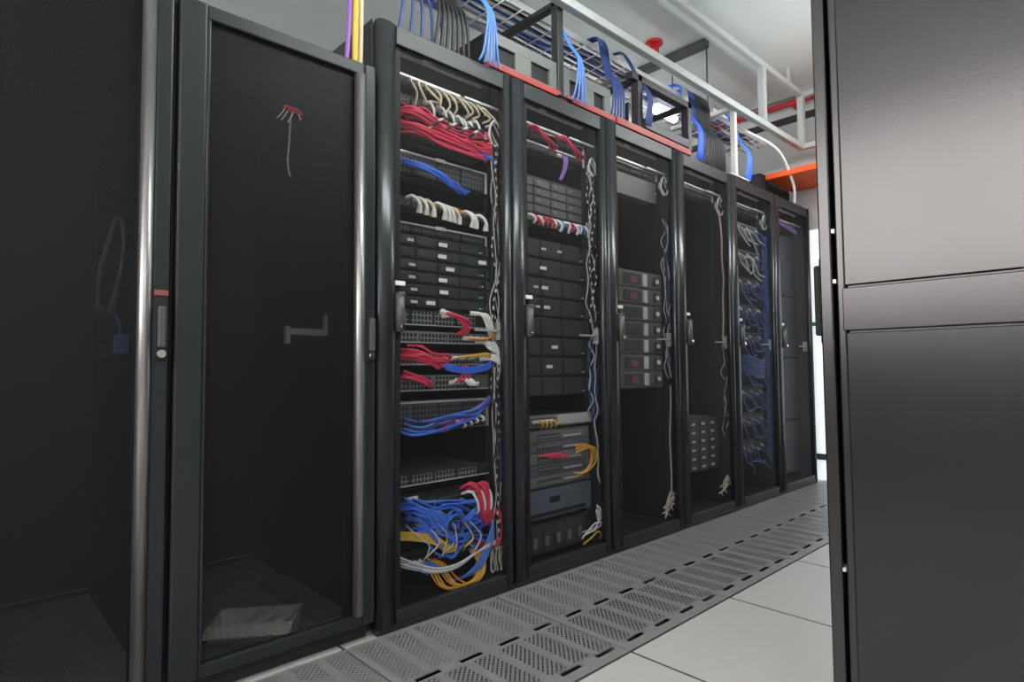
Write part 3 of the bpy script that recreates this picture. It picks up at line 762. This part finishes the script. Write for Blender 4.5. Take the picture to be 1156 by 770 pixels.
vert(RX[0], [(.566, 1.56), (.575, 1.40), (.580, 1.30), (.565, 1.20), (.555, 1.12), (.565, 1.0), (.58, .95), (.57, .90)], 'greyc', ORD[0], 'loose grey cable curving down right side of ', None, .004)
for i in range(7):
    xx = .50+.014*i
    vert(RX[0], [(xx+.01, .155), (xx+.02, .14+.004*i), (xx+.012+.004*(i % 3), .11), (xx+.026, .075+.006*(i % 2)), (xx+.022, .066)], 'greyc' if i % 2 else 'beige', ORD[0], ('grey' if i % 2 else 'beige') + ' loose cable end at lower right of ', ('grey' if i % 2 else 'beige') + ' loose ends of ' + ORD[0], .004, .004)

# ================================================================== RACK 4
X = RX[1]
patch(X, 1.845, .0445, 'silver-edged patch panel, topmost in black server rack', tagx=(.25,))
patch(X, 1.785, .0445, 'dark patch panel under red cables in black server rack', tagx=(), edge=True)
for i in range(6):
    a = .15 if i < 3 else .33
    cable('patch_cable', 'red cable at topmost panel of black server rack', 'cable', 'red cables atop black server rack',
          [(X+a+.02*(i % 3), .084, 1.85), (X+a+.03+.02*(i % 3), .05, 1.855-.01*(i % 3)), (X+a+.07+.03*(i % 3), .048, 1.825-.01*(i % 3)), (X+a+.12+.03*(i % 3), .06, 1.80), (X+a+.15, .08, 1.785)], .005, 'red')
solo('hanging_tag', MB().box(X+.345, X+.385, .084, .092, 1.715, 1.732, .002), K['dull_label'], 'small grey tag below top panels of black server rack', 'tag') if False else None
for i in range(3):
    cable('patch_cable', 'purple cable hanging above grey drive array', 'cable', 'purple cables above drive array',
          [(X+.36+.01*i, .085, 1.78), (X+.362+.01*i, .055, 1.765), (X+.352+.008*i, .05, 1.71), (X+.335+.006*i, .06, 1.66)], .0045, 'purple', (0,), 'boot')
def array(x, zc, h, label, rows, cols, body='greydev', cat='storage array', bm='chassis'):
    t, yF, z0, z1, fp = device('storage_array', label, cat, x, zc, h, None, .5, 'server', .012)
    w = .42/cols; hh = (h-.014)/rows
    for r in range(rows):
        for c in range(cols):
            a = x+.09+c*w; b = z0+.006+r*hh
            q = obj('drive_tray', MB().box(a, a+w-.006, yF-.006, yF-.0002, b, b+hh-.005, .002), K[bm], t)
            obj('tray_latch', MB().box(a+.01, a+.03, yF-.010, yF-.0062, b+hh*.25, b+hh*.6, .001), K['greydev'], q)
    return t
array(X, 1.572, .165, 'grey drive array with four columns of trays in black server rack', 4, 4)
patch(X, 1.463, .050, 'patch panel full of white plugs under grey drive array', tagx=(), edge=False)
for i in range(14):
    x = X+.15+i*.027; mm = ('white', 'white', 'ltblue', 'white', 'red')[i % 5] if i > 3 else ('red' if i % 2 else 'white')
    nm = {'white': 'white', 'ltblue': 'light blue', 'red': 'red'}[mm]
    cable('patch_cable', nm + ' short cable on panel under grey drive array', 'cable', nm + ' short cables under drive array',
          [(x, .084, 1.474), (x+.004, .058, 1.474), (x+.016+rnd(-.01, .01), .050, 1.458+rnd(-.008, .01)), (x+.024, .06, 1.435+rnd(-.006, .008))], .0062, mm, (0,))
TG = [(1.345, (-.25, -.35)), (1.262, (.246,)), (1.178, (.255, -.20)), (1.095, (.265, -.21)), (1.010, ()), (.926, (.312,)), (.842, (.277,)), (.758, ())]
PN = ['topmost', 'second from top', 'third from top', 'fourth from top', 'fourth from bottom', 'third from bottom', 'second from bottom', 'lowest']
for (z, tg), pn in zip(TG, PN):
    server(X, z, .0805, 'thick black server, %s of the stack under white-plugged panel' % pn, 'thick black servers', tg, 3)
t, yF, z0, z1, fp = device('appliance', 'shallow pale and yellowish appliance under thick black servers', 'appliance', X, .612, .05, None, .4, 'grey', .02)
obj('pale_cover', MB().box(X+.32, X+.541, yF-.005, yF-.0002, z0+.006, z1-.002, .002), K['beigedev'], t)
obj('port_block', MB().box(X+.16, X+.30, yF-.005, yF-.0002, z0+.008, z1-.008, .002), K['ports'], t)
for i in range(4):
    cable('patch_cable', 'yellow short cable at left end of pale appliance', 'cable', 'yellow cables on pale appliance',
          [(X+.17+.028*i, .065, .612), (X+.178+.028*i, .045, .618), (X+.195+.028*i, .042, .600), (X+.205+.028*i, .060, .585)], .0045, 'yellow', (0,), 'boot')
# chassis switch: four modules
t, yF, z0, z1, fp = device('chassis_switch', 'grey modular switch with yellow cables under pale appliance', 'network switch', X, .455, .24, None, .5, 'grey', .01)
for r in range(5):
    b = z0+.006+r*.046
    q = obj('module', MB().box(X+.09, X+.51, yF-.006, yF-.0002, b, b+.041, .002), K['bluegrey' if r % 2 else 'greydev'], t)
    obj('port_block', MB().box(X+.20, X+.34, yF-.009, yF-.0062, b+.010, b+.032, .001), K['gports'], q)
    obj('module_latch', MB().box(X+.36, X+.48, yF-.010, yF-.0062, b+.012, b+.020, .001), K['silver'], q)
for i in range(4):
    cable('patch_cable', 'red cable across middle of grey modular switch', 'cable', 'red cables on modular switch',
          [(X+.20+.03*i, .078, .47), (X+.22+.03*i, .05, .472), (X+.26+.03*i, .048, .462-.004*i), (X+.31+.025*i, .075, .462)], .0048, 'red')
for i in range(4):
    cable('patch_cable', 'yellow cable knotted at right of grey modular switch', 'cable', 'yellow cables on modular switch',
          [(X+.43, .07, .49-.01*i), (X+.455, .045, .502-.008*i), (X+.485+.012*i, .038, .50+rnd(-.02, .01)), (X+.50+.012*i, .042, .46-.014*i), (X+.49-.008*i, .045, .40-.008*i), (X+.46-.014*i, .07, .355+rnd(0, .03))], .0032, 'yellow' if i % 2 else 'orange')
t, yF, z0, z1, fp = device('ups_unit', 'grey flat-fronted unit under modular switch in black server rack', 'power unit', X, .268, .120, None, .5, 'blue', .018)
obj('front_grille', MB().box(X+.10, X+.50, yF-.003, yF-.0002, z0+.01, z0+.025, .001), K['deep'], t)
obj('display', MB().box(X+.27, X+.33, yF-.003, yF-.0002, z0+.06, z0+.085, .001), K['server'], t)
array(X, .125, .13, 'dark low unit with upright modules at bottom of black server rack', 1, 6, bm='bay')
coil(X, 1.765, ORD[1])
for i in range(6):
    mm = ('greyc', 'blackc', 'stripec')[i % 3]; nm = {'greyc': 'grey', 'blackc': 'black', 'stripec': 'banded'}[mm]
    vert(X, [(.545+.010*(i-2.5), 1.73-.06*k) for k in range(13)], mm, ORD[1], nm + ' cable down right side of ', nm + ' vertical cables of ' + ORD[1], .0030, .015)
for i in range(7):
    vert(X, [(.545+.009*(i-3), .99-.05*k) for k in range(9)], ('navy', 'greyc', 'navy')[i % 3], ORD[1], ('navy', 'pale grey', 'navy')[i % 3] + ' cable hanging below bracket in ', ('navy', 'pale grey', 'navy')[i % 3] + ' lower cables of ' + ORD[1], .0034, .014)
vert(X, [(.55, .66), (.545, .58), (.565, .50), (.575, .42), (.565, .36), (.58, .31)], 'greyc', ORD[1], 'wavy grey cable low at right of ', None, .0042)
for i in range(6):
    mm = 'greyc' if i % 2 else 'white'
    cable('power_cable', ('grey' if i % 2 else 'white') + ' crumpled cable end low at right of black server rack', 'cable', ('grey' if i % 2 else 'white') + ' crumpled ends of black server rack',
          [(X+.56+rnd(-.02, .01), .055, .22-.012*i), (X+.54+rnd(-.03, .02), .040, .20+rnd(-.03, .02)), (X+.55+rnd(-.03, .02), .034, .165+rnd(-.03, .02)), (X+.52+rnd(-.03, .03), .038, .13+rnd(-.03, .02)), (X+.48+rnd(-.04, .04), .05, .11+rnd(-.02, .01))], .0032, mm)
cable('power_cable', 'yellow bent cable at very bottom of black server rack', 'cable', None,
      [(X+.46, .06, .06), (X+.50, .045, .085), (X+.54, .042, .105), (X+.57, .045, .085), (X+.575, .06, .066)], .0044, 'yellow')

# ================================================================== RACK 5
X = RX[2]
patch(X, 1.845, .0445, 'silver-edged panel at top of blade-chassis rack', tagx=(.24,))
for z, h, l in ((1.76, .11, 'plain grey blanking panel high in blade-chassis rack'),):
    t, yF, z0, z1, fp = device('rack_blank', l, 'panel', X, z, h, None, .05, 'grey')
    for xx in (X+.068, X+.532):
        obj('screw', MB().cyl((xx, yF, zc_ := (z0+z1)/2), (xx, yF-.003, zc_), .005, 10), K['silver'], t)
t = thing('blade_chassis', 'grey blade chassis with seven rows and bright central handles', 'server chassis', (X+.3, .3, .73))
obj('chassis', MB().box(X+.084, X+.516, RAIL_Y+.006, .80, .732, 1.322, .002), K['chassis'], t)
obj('front_frame', MB().box(X+.059, X+.541, .082, RAIL_Y+.0035, .732, 1.322, .002), K['greydev'], t)
for r in range(7):
    b = .737+r*.0836
    q = obj('blade', MB().box(X+.068, X+.532, .070, .0818, b, b+.078, .003), K['blade'], t)
    obj('blade_label', MB().box(X+.362, X+.392, .060, .0698, b+.008, b+.070, .002), K['dull_label'], q)
    obj('vent_grille', MB().box(X+.20, X+.345, .067, .0698, b+.012, b+.066, .001), K['bay'], q)
    obj('latch_button', MB().cyl((X+.487, .0698, b+.040), (X+.487, .060, b+.040), .011, 12), K['label'], q)
    obj('side_handle', MB().box(X+.455, X+.462, .058, .0698, b+.015, b+.062, .002), K['bay'], q)
    if r in (0, 1, 5, 6): obj('red_marker', MB().box(X+.25, X+.31, .0648, .0668, b+.022, b+.052), K['brown_red'], q)
coil(X, 1.80, ORD[2], 1.2)
for i in range(8):
    mm = ('greyc', 'blackc', 'navy')[i % 3]; nm = {'greyc': 'grey', 'blackc': 'black', 'navy': 'navy'}[mm]
    vert(X, [(.566+.008*(i-3.5), 1.62-.06*k) for k in range(15)], mm, ORD[2], nm + ' cable beside right edge of chassis in ', nm + ' vertical cables of ' + ORD[2], .0030, .014)
vert(X, [(.560, .74), (.575, .66), (.580, .55), (.568, .45), (.572, .33), (.560, .22), (.570, .15)], 'greyc', ORD[2], 'long wavy grey cable below chassis in ', None, .0046)
for i in range(7):
    a = i*.9
    cable('power_cable', 'pale cable end in tangle at lower right of blade-chassis rack', 'cable', 'tangled ends of blade-chassis rack',
          [(X+.565, .055, .18), (X+.545+.02*math.cos(a), .045, .165+.03*math.sin(a)), (X+.53+.05*math.cos(a), .04, .13+.05*math.sin(a*1.3)), (X+.52+.05*math.sin(a), .05, .10+.03*math.cos(a))], .0044, 'greyc' if i % 2 else 'beige')

# ================================================================== RACK 6
X = RX[3]
patch(X, 1.845, .0445, 'silver-edged panel at top of nearly empty rack', tagx=(.24,))
coil(X, 1.80, ORD[3], 1.3)
vert(X, [(.545, 1.76), (.55, 1.62), (.562, 1.48), (.572, 1.36), (.572, 1.25), (.555, 1.12), (.552, 1.0)], 'beige', ORD[3], 'long beige cable hanging down right side of ', None, .0046)
for i in range(4):
    vert(X, [(.548+.008*i, 1.02-.055*k) for k in range(12)], 'greyc' if i % 2 else 'blackc', ORD[3], ('grey' if i % 2 else 'black') + ' lower cable at right side of ', ('grey' if i % 2 else 'black') + ' lower cables of ' + ORD[3], .0030, .014)
def dots_array(x, zc, h, label):
    t, yF, z0, z1, fp = device('storage_array', label, 'storage array', x, zc, h, None, .5, 'server', .008)
    rows = 6
    for r in range(rows):
        for c in range(4):
            a = x+.10+c*.105; b = z0+.006+r*(h-.012)/rows
            q = obj('drive_tray', MB().box(a, a+.098, yF-.005, yF-.0002, b, b+(h-.012)/rows-.006, .002), K['bay'], t)
            if c >= 1: obj('tray_label', MB().box(a+.02, a+.055, yF-.0075, yF-.0052, b+.012, b+.024), K['dull_label'], q)
    return t
dots_array(X, .40, .30, 'dark drive array with rows of pale specks low in nearly empty rack')
for i in range(6):
    a = i*1.1
    cable('power_cable', 'pale cable end in tangle at lower right of nearly empty rack', 'cable', 'tangled ends of nearly empty rack',
          [(X+.565, .055, .20), (X+.545+.02*math.cos(a), .045, .175+.02*math.sin(a)), (X+.52+.05*math.cos(a), .042, .15+.04*math.sin(a*1.3)), (X+.50+.05*math.sin(a), .05, .12+.03*math.cos(a))], .0044, 'greyc' if i % 2 else 'beige')

# ================================================================== RACK 7 (blue cables)
X = RX[4]
patch(X, 1.845, .0445, 'silver-edged panel at top of blue-cabled rack', tagx=(.24,))
PP = ['first', 'second', 'third', 'fourth', 'fifth', 'sixth', 'seventh', 'eighth', 'ninth']
for i in range(9):
    z = 1.72-.175*i
    patch(X, z, .089, 'grey-speckled patch panel, %s from top behind dense blue cables' % PP[i], 'patch panels behind blue cables', tagx=(), edge=False, face='grey' if i < 2 else 'patch')
    for j in range(6):
        x = X+.17+.062*j
        mm = 'dkblue' if (i+j) % 3 == 0 else ('navy' if (i+j) % 3 == 1 else 'dkblue')
        if i < 2 and j < 4: mm = 'greyc'
        nm = {'dkblue': 'blue', 'navy': 'navy', 'greyc': 'grey'}[mm]
        cable('patch_cable', nm + ' cable sweeping to right side in blue-cabled rack', 'cable', nm + ' sweeping cables of blue-cabled rack',
              [(x, .083, z-.01+.02*(j % 2)), (x+.008, .055, z-.012), (x+.03+rnd(-.01, .02), .045+rnd(-.01, .008), z-.05+rnd(-.03, .02)), (x+.07+rnd(-.02, .03), .042, z-.09+rnd(-.03, .03)), (min(X+.56, x+.13+rnd(0, .1)), .05, z-.13+rnd(-.04, .05))], .0055, mm, (0,), 'greyc' if 'greyc' in K else 'boot')
for i in range(10):
    cable('patch_cable', 'blue cable in thick bunch at mid height of blue-cabled rack', 'cable', 'thick blue bunch at mid height',
          [(X+.18, .08, .90-.012*i), (X+.25, .04+rnd(-.008, .008), .905-.012*i), (X+.34, .034+rnd(-.006, .008), .885-.013*i), (X+.43, .038, .875-.012*i), (X+.53, .065, .90-.014*i)], .0062, 'dkblue')
for i in range(8):
    vert(X, [(.545+.004*(i-3), 1.70-.16*k) for k in range(10)], 'navy' if i % 2 else 'dkblue', ORD[4], ('navy' if i % 2 else 'blue') + ' vertical cable at right side of ', ('navy' if i % 2 else 'blue') + ' vertical cables of ' + ORD[4], .0052, .014)
coil(X, 1.80, ORD[4], 1.2)

# ================================================================== RACK 8
X = RX[5]
patch(X, 1.845, .0445, 'silver-edged panel at top of farthest rack', tagx=())
for i, (z, pn) in enumerate(((1.56, 'uppermost'), (1.12, 'second from top'), (.68, 'third from top'), (.27, 'lowest'))):
    h = .43 if i < 3 else .36
    t, yF, z0, z1, fp = device('rack_blank', 'tall navy blanking panel, %s in farthest rack' % pn, 'panel', X, z, h, 'navy blanking panels', .05, 'navy')
    for xx in (X+.068, X+.532):
        for zz in (z0+.02, z1-.02): obj('screw', MB().cyl((xx, yF, zz), (xx, yF-.003, zz), .005, 8), K['bay'], t)
for i in range(3):
    cable('patch_cable', 'purple cable across top panel of farthest rack', 'cable', 'purple cables of farthest rack',
          [(X+.15, .084, 1.84), (X+.22, .055, 1.845-.01*i), (X+.36, .048, 1.825-.012*i), (X+.50, .06, 1.82-.01*i)], .0055, 'purple')

# ------------------------------------------------------------------ things above the racks
def trough(xa, xb, label):
    t = thing('cable_trough', label, 'cable trough', ((xa+xb)/2, .12, 2.0), 'rack-top cable troughs')
    obj('trough_base', MB().box(xa, xb, .012, .26, 2.0, 2.026, .003), K['fit_red'], t)
    n = 2; w = (xb-xa)/n
    m = MB()
    m.box(xa, xb, .040, .052, 2.026, 2.048).box(xa, xb, .040, .052, 2.118, 2.165, .002)
    for i in range(n+1):
        c = xa+w*i; a, b = max(xa, c-.045), min(xb, c+.045)
        m.box(a, b, .040, .052, 2.048, 2.118)
    obj('trough_side', m, K['trough'], t)
    obj('trough_channel', MB().box(xa, xb, .0525, .25, 2.0345, 2.15), K['deep'], t)
    return t
trough(.50, .905, 'grey and red cable trough on top of cable-crammed rack')
trough(.945, 1.285, 'grey and red cable trough on top of black server rack')
t = thing('cable_trough', 'dull red cable trough under black bracket on blade-chassis rack', 'cable trough', (1.63, .12, 2.0), 'rack-top cable troughs')
obj('trough_base', MB().box(1.30, 1.97, .012, .26, 2.0, 2.035, .003), K['fit_red'], t)
obj('trough_side', MB().box(1.30, 1.97, .25, .26, 2.045, 2.10), K['deep'], t)

# black posts and bracket that carry the tray
m = MB().box(.905, .942, .03, .07, 2.0, 2.46, .003).box(.88, .97, .0, .012, 2.0, 2.004).box(.905, .942, .03, .46, 2.425, 2.452, .003)
solo('tray_post', m, K['bracket'], 'black tray support post between two grey troughs above open-mesh racks', 'support post')
t = thing('tray_bracket', 'black rectangular bracket frame standing on blade-chassis rack', 'bracket', (1.75, .06, 2.045))
for xa in (1.500, 1.975):
    obj('post', MB().box(xa, xa+.040, .03, .075, 2.046, 2.318, .004), K['bracket'], t)
obj('top_bar', MB().box(1.455, 2.015, .03, .075, 2.28, 2.318, .004), K['bracket'], t)
obj('bottom_bar', MB().box(1.54, 1.975, .03, .075, 2.052, 2.10, .004), K['bracket'], t)
for xx in (1.50, 1.975):
    obj('tray_arm', MB().box(xx, xx+.03, .076, .46, 2.28, 2.31, .003).box(xx, xx+.03, .43, .46, 2.31, 2.45, .003), K['bracket'], t)

# wire tray
t = thing('cable_tray', 'galvanised wire cable tray running above the open-mesh-door racks', 'cable tray', (1.7, .33, 2.44))
TX0, TX1 = -.05, 3.35
m = MB()
for y in (.20, .46):
    m.box(TX0, TX1, y-.006, y+.006, 2.452, 2.484, .002)
obj('side_rail', m, K['wire'], t)
m = MB()
for y in (.25, .30, .36, .41): m.tube([(TX0, y, 2.455), (TX1, y, 2.455)], .004, 6, 1)
obj('long_wire', m, K['wire'], t)
m = MB()
x = TX0+.02
while x < TX1:
    m.tube([(x, .195, 2.449), (x, .465, 2.449)], .004, 6, 1); x += .11
obj('cross_wire', m, K['wire'], t)
# rods hanging the tray
for (x, y, w) in ((2.525, .46, 'rear'), (2.525, .206, 'front')):
    t = thing('hanger_rod', 'thin steel rod from ceiling beam to %s rail of wire tray' % w, 'rod', (x, y, 2.49), 'tray hanger rods')
    obj('rod', MB().cyl((x, y, 2.486), (x, y, 2.90), .005, 8), K['darksteel'], t)
    obj('nut', MB().cyl((x, y, 2.486), (x, y, 2.500), .011, 6), K['wire'], t)
# tray cables
for i in range(16):
    mm = ('greyc', 'blue', 'white', 'blackc', 'purple', 'beige', 'ltblue', 'navy')[i % 8]
    nm = {'greyc': 'grey', 'blue': 'blue', 'white': 'white', 'blackc': 'black', 'purple': 'purple', 'beige': 'beige', 'ltblue': 'light blue', 'navy': 'navy'}[mm]
    y = .225+.014*i
    P = [(TX0+.02+.3*k, y+rnd(-.012, .012), 2.468+.012*(i % 3)+rnd(0, .012)) for k in range(12)]
    cable('tray_cable', nm + ' cable lying lengthwise in overhead wire tray', 'cable', nm + ' cables in wire tray', P, .0062, mm)
def drop(x, label, grp, mm, n=5, z0=2.47, z1=2.02, y0=.19, y1=.02, spread=.010, r=.0052, fan=.0):
    for i in range(n):
        u = (i-(n-1)/2)*spread
        cable('drop_cable', label, 'cable', grp,
              [(x+u*.5-.02, .26, z0+.028), (x+u*.6, y0-.005, z0+.034), (x+u, y0-.05, z0-.01), (x+u, y1+.06, (z0+z1)/2+.05), (x+u*1.3, y1, (z0+z1)/2-.05), (x+u*(1.6+fan), y1, z1+.05), (x+u*(1.8+fan*2), y1+.01, z1)], r, mm)
drop(.470, 'blue cable draped from wire tray onto cable-crammed rack top', 'blue drops above cable-crammed rack', 'ltblue', 5, z1=1.985, y1=-.022, spread=.006, fan=1.2, r=.0042)
drop(1.000, 'blue cable draped from wire tray past grey trough', 'blue drops past grey trough', 'ltblue', 4, z1=2.0, y1=-.014, spread=.007, fan=1.5, r=.0042)
drop(1.56, 'navy cable hanging beside left post of black bracket', 'navy drops by black bracket', 'navy', 4, z1=2.06, y1=.005, spread=.008)
drop(2.10, 'bright blue cable hanging right of black bracket', 'bright blue drops right of bracket', 'blue', 5, z1=2.02, y1=.03, spread=.007)
drop(2.20, 'navy cable hanging right of bright blue drop', 'navy drops right of bright blue', 'navy', 6, z1=2.02, y1=.06, spread=.012)
drop(2.32, 'black cable hanging above nearly empty rack', 'black drops above nearly empty rack', 'blackc', 9, z1=2.02, y1=.06, spread=.018, r=.009)
drop(2.68, 'bright blue cable hanging left of orange tray', 'bright blue drops by orange tray', 'blue', 6, z1=2.02, y1=.02, spread=.007)
drop(1.36, 'dark cable hanging between grey trough and black bracket', 'dark drops between trough and bracket', 'navy', 5, z1=2.045, y1=.05, spread=.014, r=.006)
drop(.24, 'navy cable hanging above left of cable-crammed rack', 'navy drops above cable-crammed rack', 'navy', 5, z1=2.0, y1=.10, spread=.03, r=.006)
drop(.36, 'black cable hanging above middle of cable-crammed rack', 'black drops above cable-crammed rack', 'blackc', 7, z1=2.0, y1=.07, spread=.016, r=.007)
# pale post with foot on rack 7
t = thing('tray_post', 'pale tray support post with square foot above blue-cabled rack', 'support post', (2.50, .03, 2.0))
obj('post', MB().box(2.485, 2.520, .012, .042, 2.012, 2.44, .003), K['beigedev'], t)
obj('foot', MB().box(2.42, 2.66, .008, .12, 2.0, 2.0115, .002), K['beigedev'], t)
obj('arm', MB().box(2.485, 2.520, .043, .46, 2.42, 2.4445, .003), K['beigedev'], t)
t = thing('tray_post', 'slim grey tray support post above nearly empty rack', 'support post', (2.02, .03, 2.0))
obj('post', MB().box(2.05, 2.075, .085, .11, 2.004, 2.44, .003), K['greyc'], t)
obj('foot', MB().box(2.03, 2.095, .07, .125, 2.0, 2.0035), K['greyc'], t)
# white cable arc to the farthest rack
cable('white_cable', 'single white cable arching from wire tray down to farthest rack', 'cable', None,
      [(2.55, .19, 2.495), (2.80, .10, 2.40), (2.98, .02, 2.335), (3.12, .0, 2.29), (3.24, .0, 2.21), (3.33, .0, 2.10), (3.38, .02, 2.0)], .009, 'white', n=8, sub=8)
# cables rising behind the empty mesh rack corner
cable('riser_cable', 'yellow cable rising beside left side of cable-crammed rack top', 'cable', None, [(-.055, .05, 1.826), (-.055, .05, 1.95), (-.05, .055, 2.1), (.0, .15, 2.35), (.06, .22, 2.50)], .011, 'yellow', n=8)
cable('riser_cable', 'white cable rising next to yellow one above empty mesh rack', 'cable', None, [(-.036, .05, 1.826), (-.034, .05, 1.95), (-.03, .055, 2.1), (.03, .15, 2.34), (.08, .24, 2.50)], .008, 'beige', n=8)
cable('riser_cable', 'purple cable rising left of yellow one above empty mesh rack', 'cable', None, [(-.085, .05, 1.826), (-.078, .05, 1.95), (-.07, .055, 2.1), (-.02, .15, 2.35), (.04, .23, 2.50)], .008, 'purple', n=8)

# suspended strut frame
t = thing('strut_frame', 'pale grey square-tube frame hung from ceiling over the racks', 'frame', (2.2, 0, 2.42))
obj('lower_rail', MB().box(-.6, 3.51, -.02, .02, 2.405, 2.445, .004), K['strut'], t)
obj('upper_rail', MB().box(.4, 3.54, -.02, .02, 2.80, 2.84, .004), K['strut'], t)
for xx in (2.86, 3.50): obj('hanger', MB().box(xx-.022, xx+.022, -.0215, .0215, 2.4455, 2.7995, .003), K['strut'], t)
for xx in (.6, 1.9, 3.30): obj('ceiling_hanger', MB().box(xx-.012, xx+.012, -.012, .012, 2.8405, ZC), K['strut'], t)
obj('end_rail', MB().box(3.47, 3.51, -1.7, -.0205, 2.405, 2.445, .004), K['strut'], t)
obj('upper_end_rail', MB().box(3.50, 3.54, -1.7, -.0205, 2.80, 2.84, .004), K['strut'], t)
# orange tray
t = thing('orange_tray', 'bright orange cable tray above farthest rack near far wall', 'cable tray', (3.46, -.8, 2.17))
obj('tray_bottom', MB().box(3.24, XF-.002, -1.9, .16, 2.17, 2.178, .002), K['orange_tray'], t)
obj('tray_lip', MB().box(3.24, 3.246, -1.9, .16, 2.1785, 2.21).box(XF-.008, XF-.002, -1.9, .16, 2.1785, 2.21), K['orange_tray'], t)
m = MB().box(3.20, XF-.002, .18, .60, 2.04, 2.22, .003)
solo('junction_box', m, K['deep'], 'dark box left of orange tray above farthest racks', 'box')
t = thing('smoke_detector', 'small round white detector under orange tray', 'detector', (3.50, -.12, 2.155))
obj('detector_body', MB().cyl((3.50, -.12, 2.1695), (3.50, -.12, 2.150), .035, 16, .026), K['label'], t)
obj('sensor', MB().cyl((3.50, -.12, 2.1495), (3.50, -.12, 2.140), .014, 12, .010), K['silver'], t)

# ------------------------------------------------------------------ right-hand cabinet
cx, cy0, cy1, ch = .403, -1.19, -2.26, 2.0
t = thing('equipment_cabinet', 'large black cabinet at right, its side panel facing the camera', 'cabinet', (cx+.3, -1.72, 0))
m = MB()
m.box(cx, cx+.60, cy0-.034, cy0-.052, 0, ch, .004)                       # front post frame
m.box(cx+.006, cx+.594, -1.245, cy1, .02, ch-.005)
m.box(cx+.02, cx+.58, -1.25, cy1, 0, .0195)
m.box(cx, cx+.6, cy1, cy1-.02, 0, ch, .004)
obj('cabinet_body', m, K['cabframe'], t)
d = obj('door', MB().box(cx-.001, cx+.601, cy0, cy0-.027, .01, ch-.01, .004), K['cabframe'], t)
hb = MB().box(cx+.028, cx+.058, cy0+.0005, cy0+.012, .88, 1.075, .004).box(cx+.034, cx+.052, cy0+.012, cy0+.026, .90, 1.06, .005)
obj('handle', hb, K['deep'], d)
for zz in (1.125, 1.015, .4, 1.75): obj('hinge_pin', MB().box(cx-.001, cx+.03, cy0-.0275, cy0-.0335, zz-.004, zz+.004), K['silver'], d)
for (za, zb, n) in ((1.0035, ch-.01, 'upper_side_panel'), (.9065, .9985, 'middle_side_panel'), (.02, .9015, 'lower_side_panel')):
    obj(n, MB().box(cx-.004, cx+.0055, -1.2415 if n != 'middle_side_panel' else -1.236, cy1+.002, za, zb, .002), K['cab'], t)

for k, nm in enumerate(('second', 'third', 'fourth')):  # further cabinets added out of view to shade the aisle
    c = copy_tree(t); c.location.x += .604*(k+1); c['label'] = 'black cabinet, %s of right-hand row, added unseen behind the large one to shade aisle' % nm
    c['group'] = 'right-hand cabinet row'
t['group'] = 'right-hand cabinet row'

# ------------------------------------------------------------------ luminaires
lamp0 = None
def light(x, y, label):
    global lamp0
    zl = 2.50
    if lamp0 is None:
        t = lamp0 = thing('pendant_light', label, 'ceiling light', (x, y, zl-.07), 'pendant luminaires')
        obj('housing', MB().box(x-.60, x+.60, y-.115, y+.115, zl, zl+.03, .004), K['lampframe'], t)
        for xx in (x-.45, x+.45): obj('suspension_rod', MB().cyl((xx, y, zl+.03), (xx, y, ZC), .006, 8), K['wire'], t)
        for yy in (y-.10, y+.10):
            obj('lamp_tube', MB().cyl((x-.58, yy, zl-.01), (x+.58, yy, zl-.01), .024, 14), K['lamp'], t)
        m = MB()
        for xx in (x-.59, x+.57): m.box(xx, xx+.02, y-.13, y+.13, zl-.035, zl+.028, .003)
        obj('lamp_holder', m, K['lampframe'], t)
    else:
        t = copy_tree(lamp0); t.location = (x, y, zl-.07); t['label'] = label
LIGHTS = [(-1.7, -2.9, 'pendant luminaire behind the camera'),
          (.55, -.75, 'pendant luminaire over aisle before cable-crammed rack'), (2.6, -.80, 'pendant luminaire over far end of aisle'),
          (2.6, 1.65, 'pendant luminaire over rear aisle behind racks')]
for x, y, l in LIGHTS: light(x, y, l)
# small batten seen through the black bracket
t = thing('batten_light', 'small bright lamp seen through black bracket above racks', 'lamp', (2.17, .30, 2.35))
obj('lamp_housing', MB().box(2.05, 2.29, .27, .335, 2.412, 2.4445, .004), K['lampframe'], t)
obj('lamp_tube', MB().cyl((2.06, .30, 2.385), (2.28, .30, 2.385), .021, 14), K['lamp'], t)

# ------------------------------------------------------------------ camera and view
cam = bpy.data.cameras.new('camera'); co = bpy.data.objects.new('camera', cam); COL.objects.link(co)
cam.sensor_width = 36.0; cam.lens = 678.418/1156*36.0; cam.clip_start = .02
r = Vector((0.72992707, -0.68346559, -0.00901485)); u = Vector((-0.02625712, -0.0412162, 0.99880518)); f = Vector((0.68302053, 0.72881823, 0.04803066))
mt = Matrix((r, u, -f)).transposed().to_4x4(); mt.translation = (-0.9946, -1.6872, 0.8294)
co.matrix_world = mt
SC.camera = co
w = bpy.data.worlds.new('world'); SC.world = w; w.use_nodes = True
w.node_tree.nodes['Background'].inputs[0].default_value = (.5, .55, .6, 1); w.node_tree.nodes['Background'].inputs[1].default_value = .05
SC.view_settings.view_transform = 'Standard'; SC.view_settings.look = 'None'
SC.view_settings.gamma = 1.0; SC.view_settings.use_curve_mapping = False
SC.view_settings.exposure = 0.0
SC.cycles.max_bounces = 10; SC.cycles.transparent_max_bounces = 24
SC.cycles.use_denoising = True
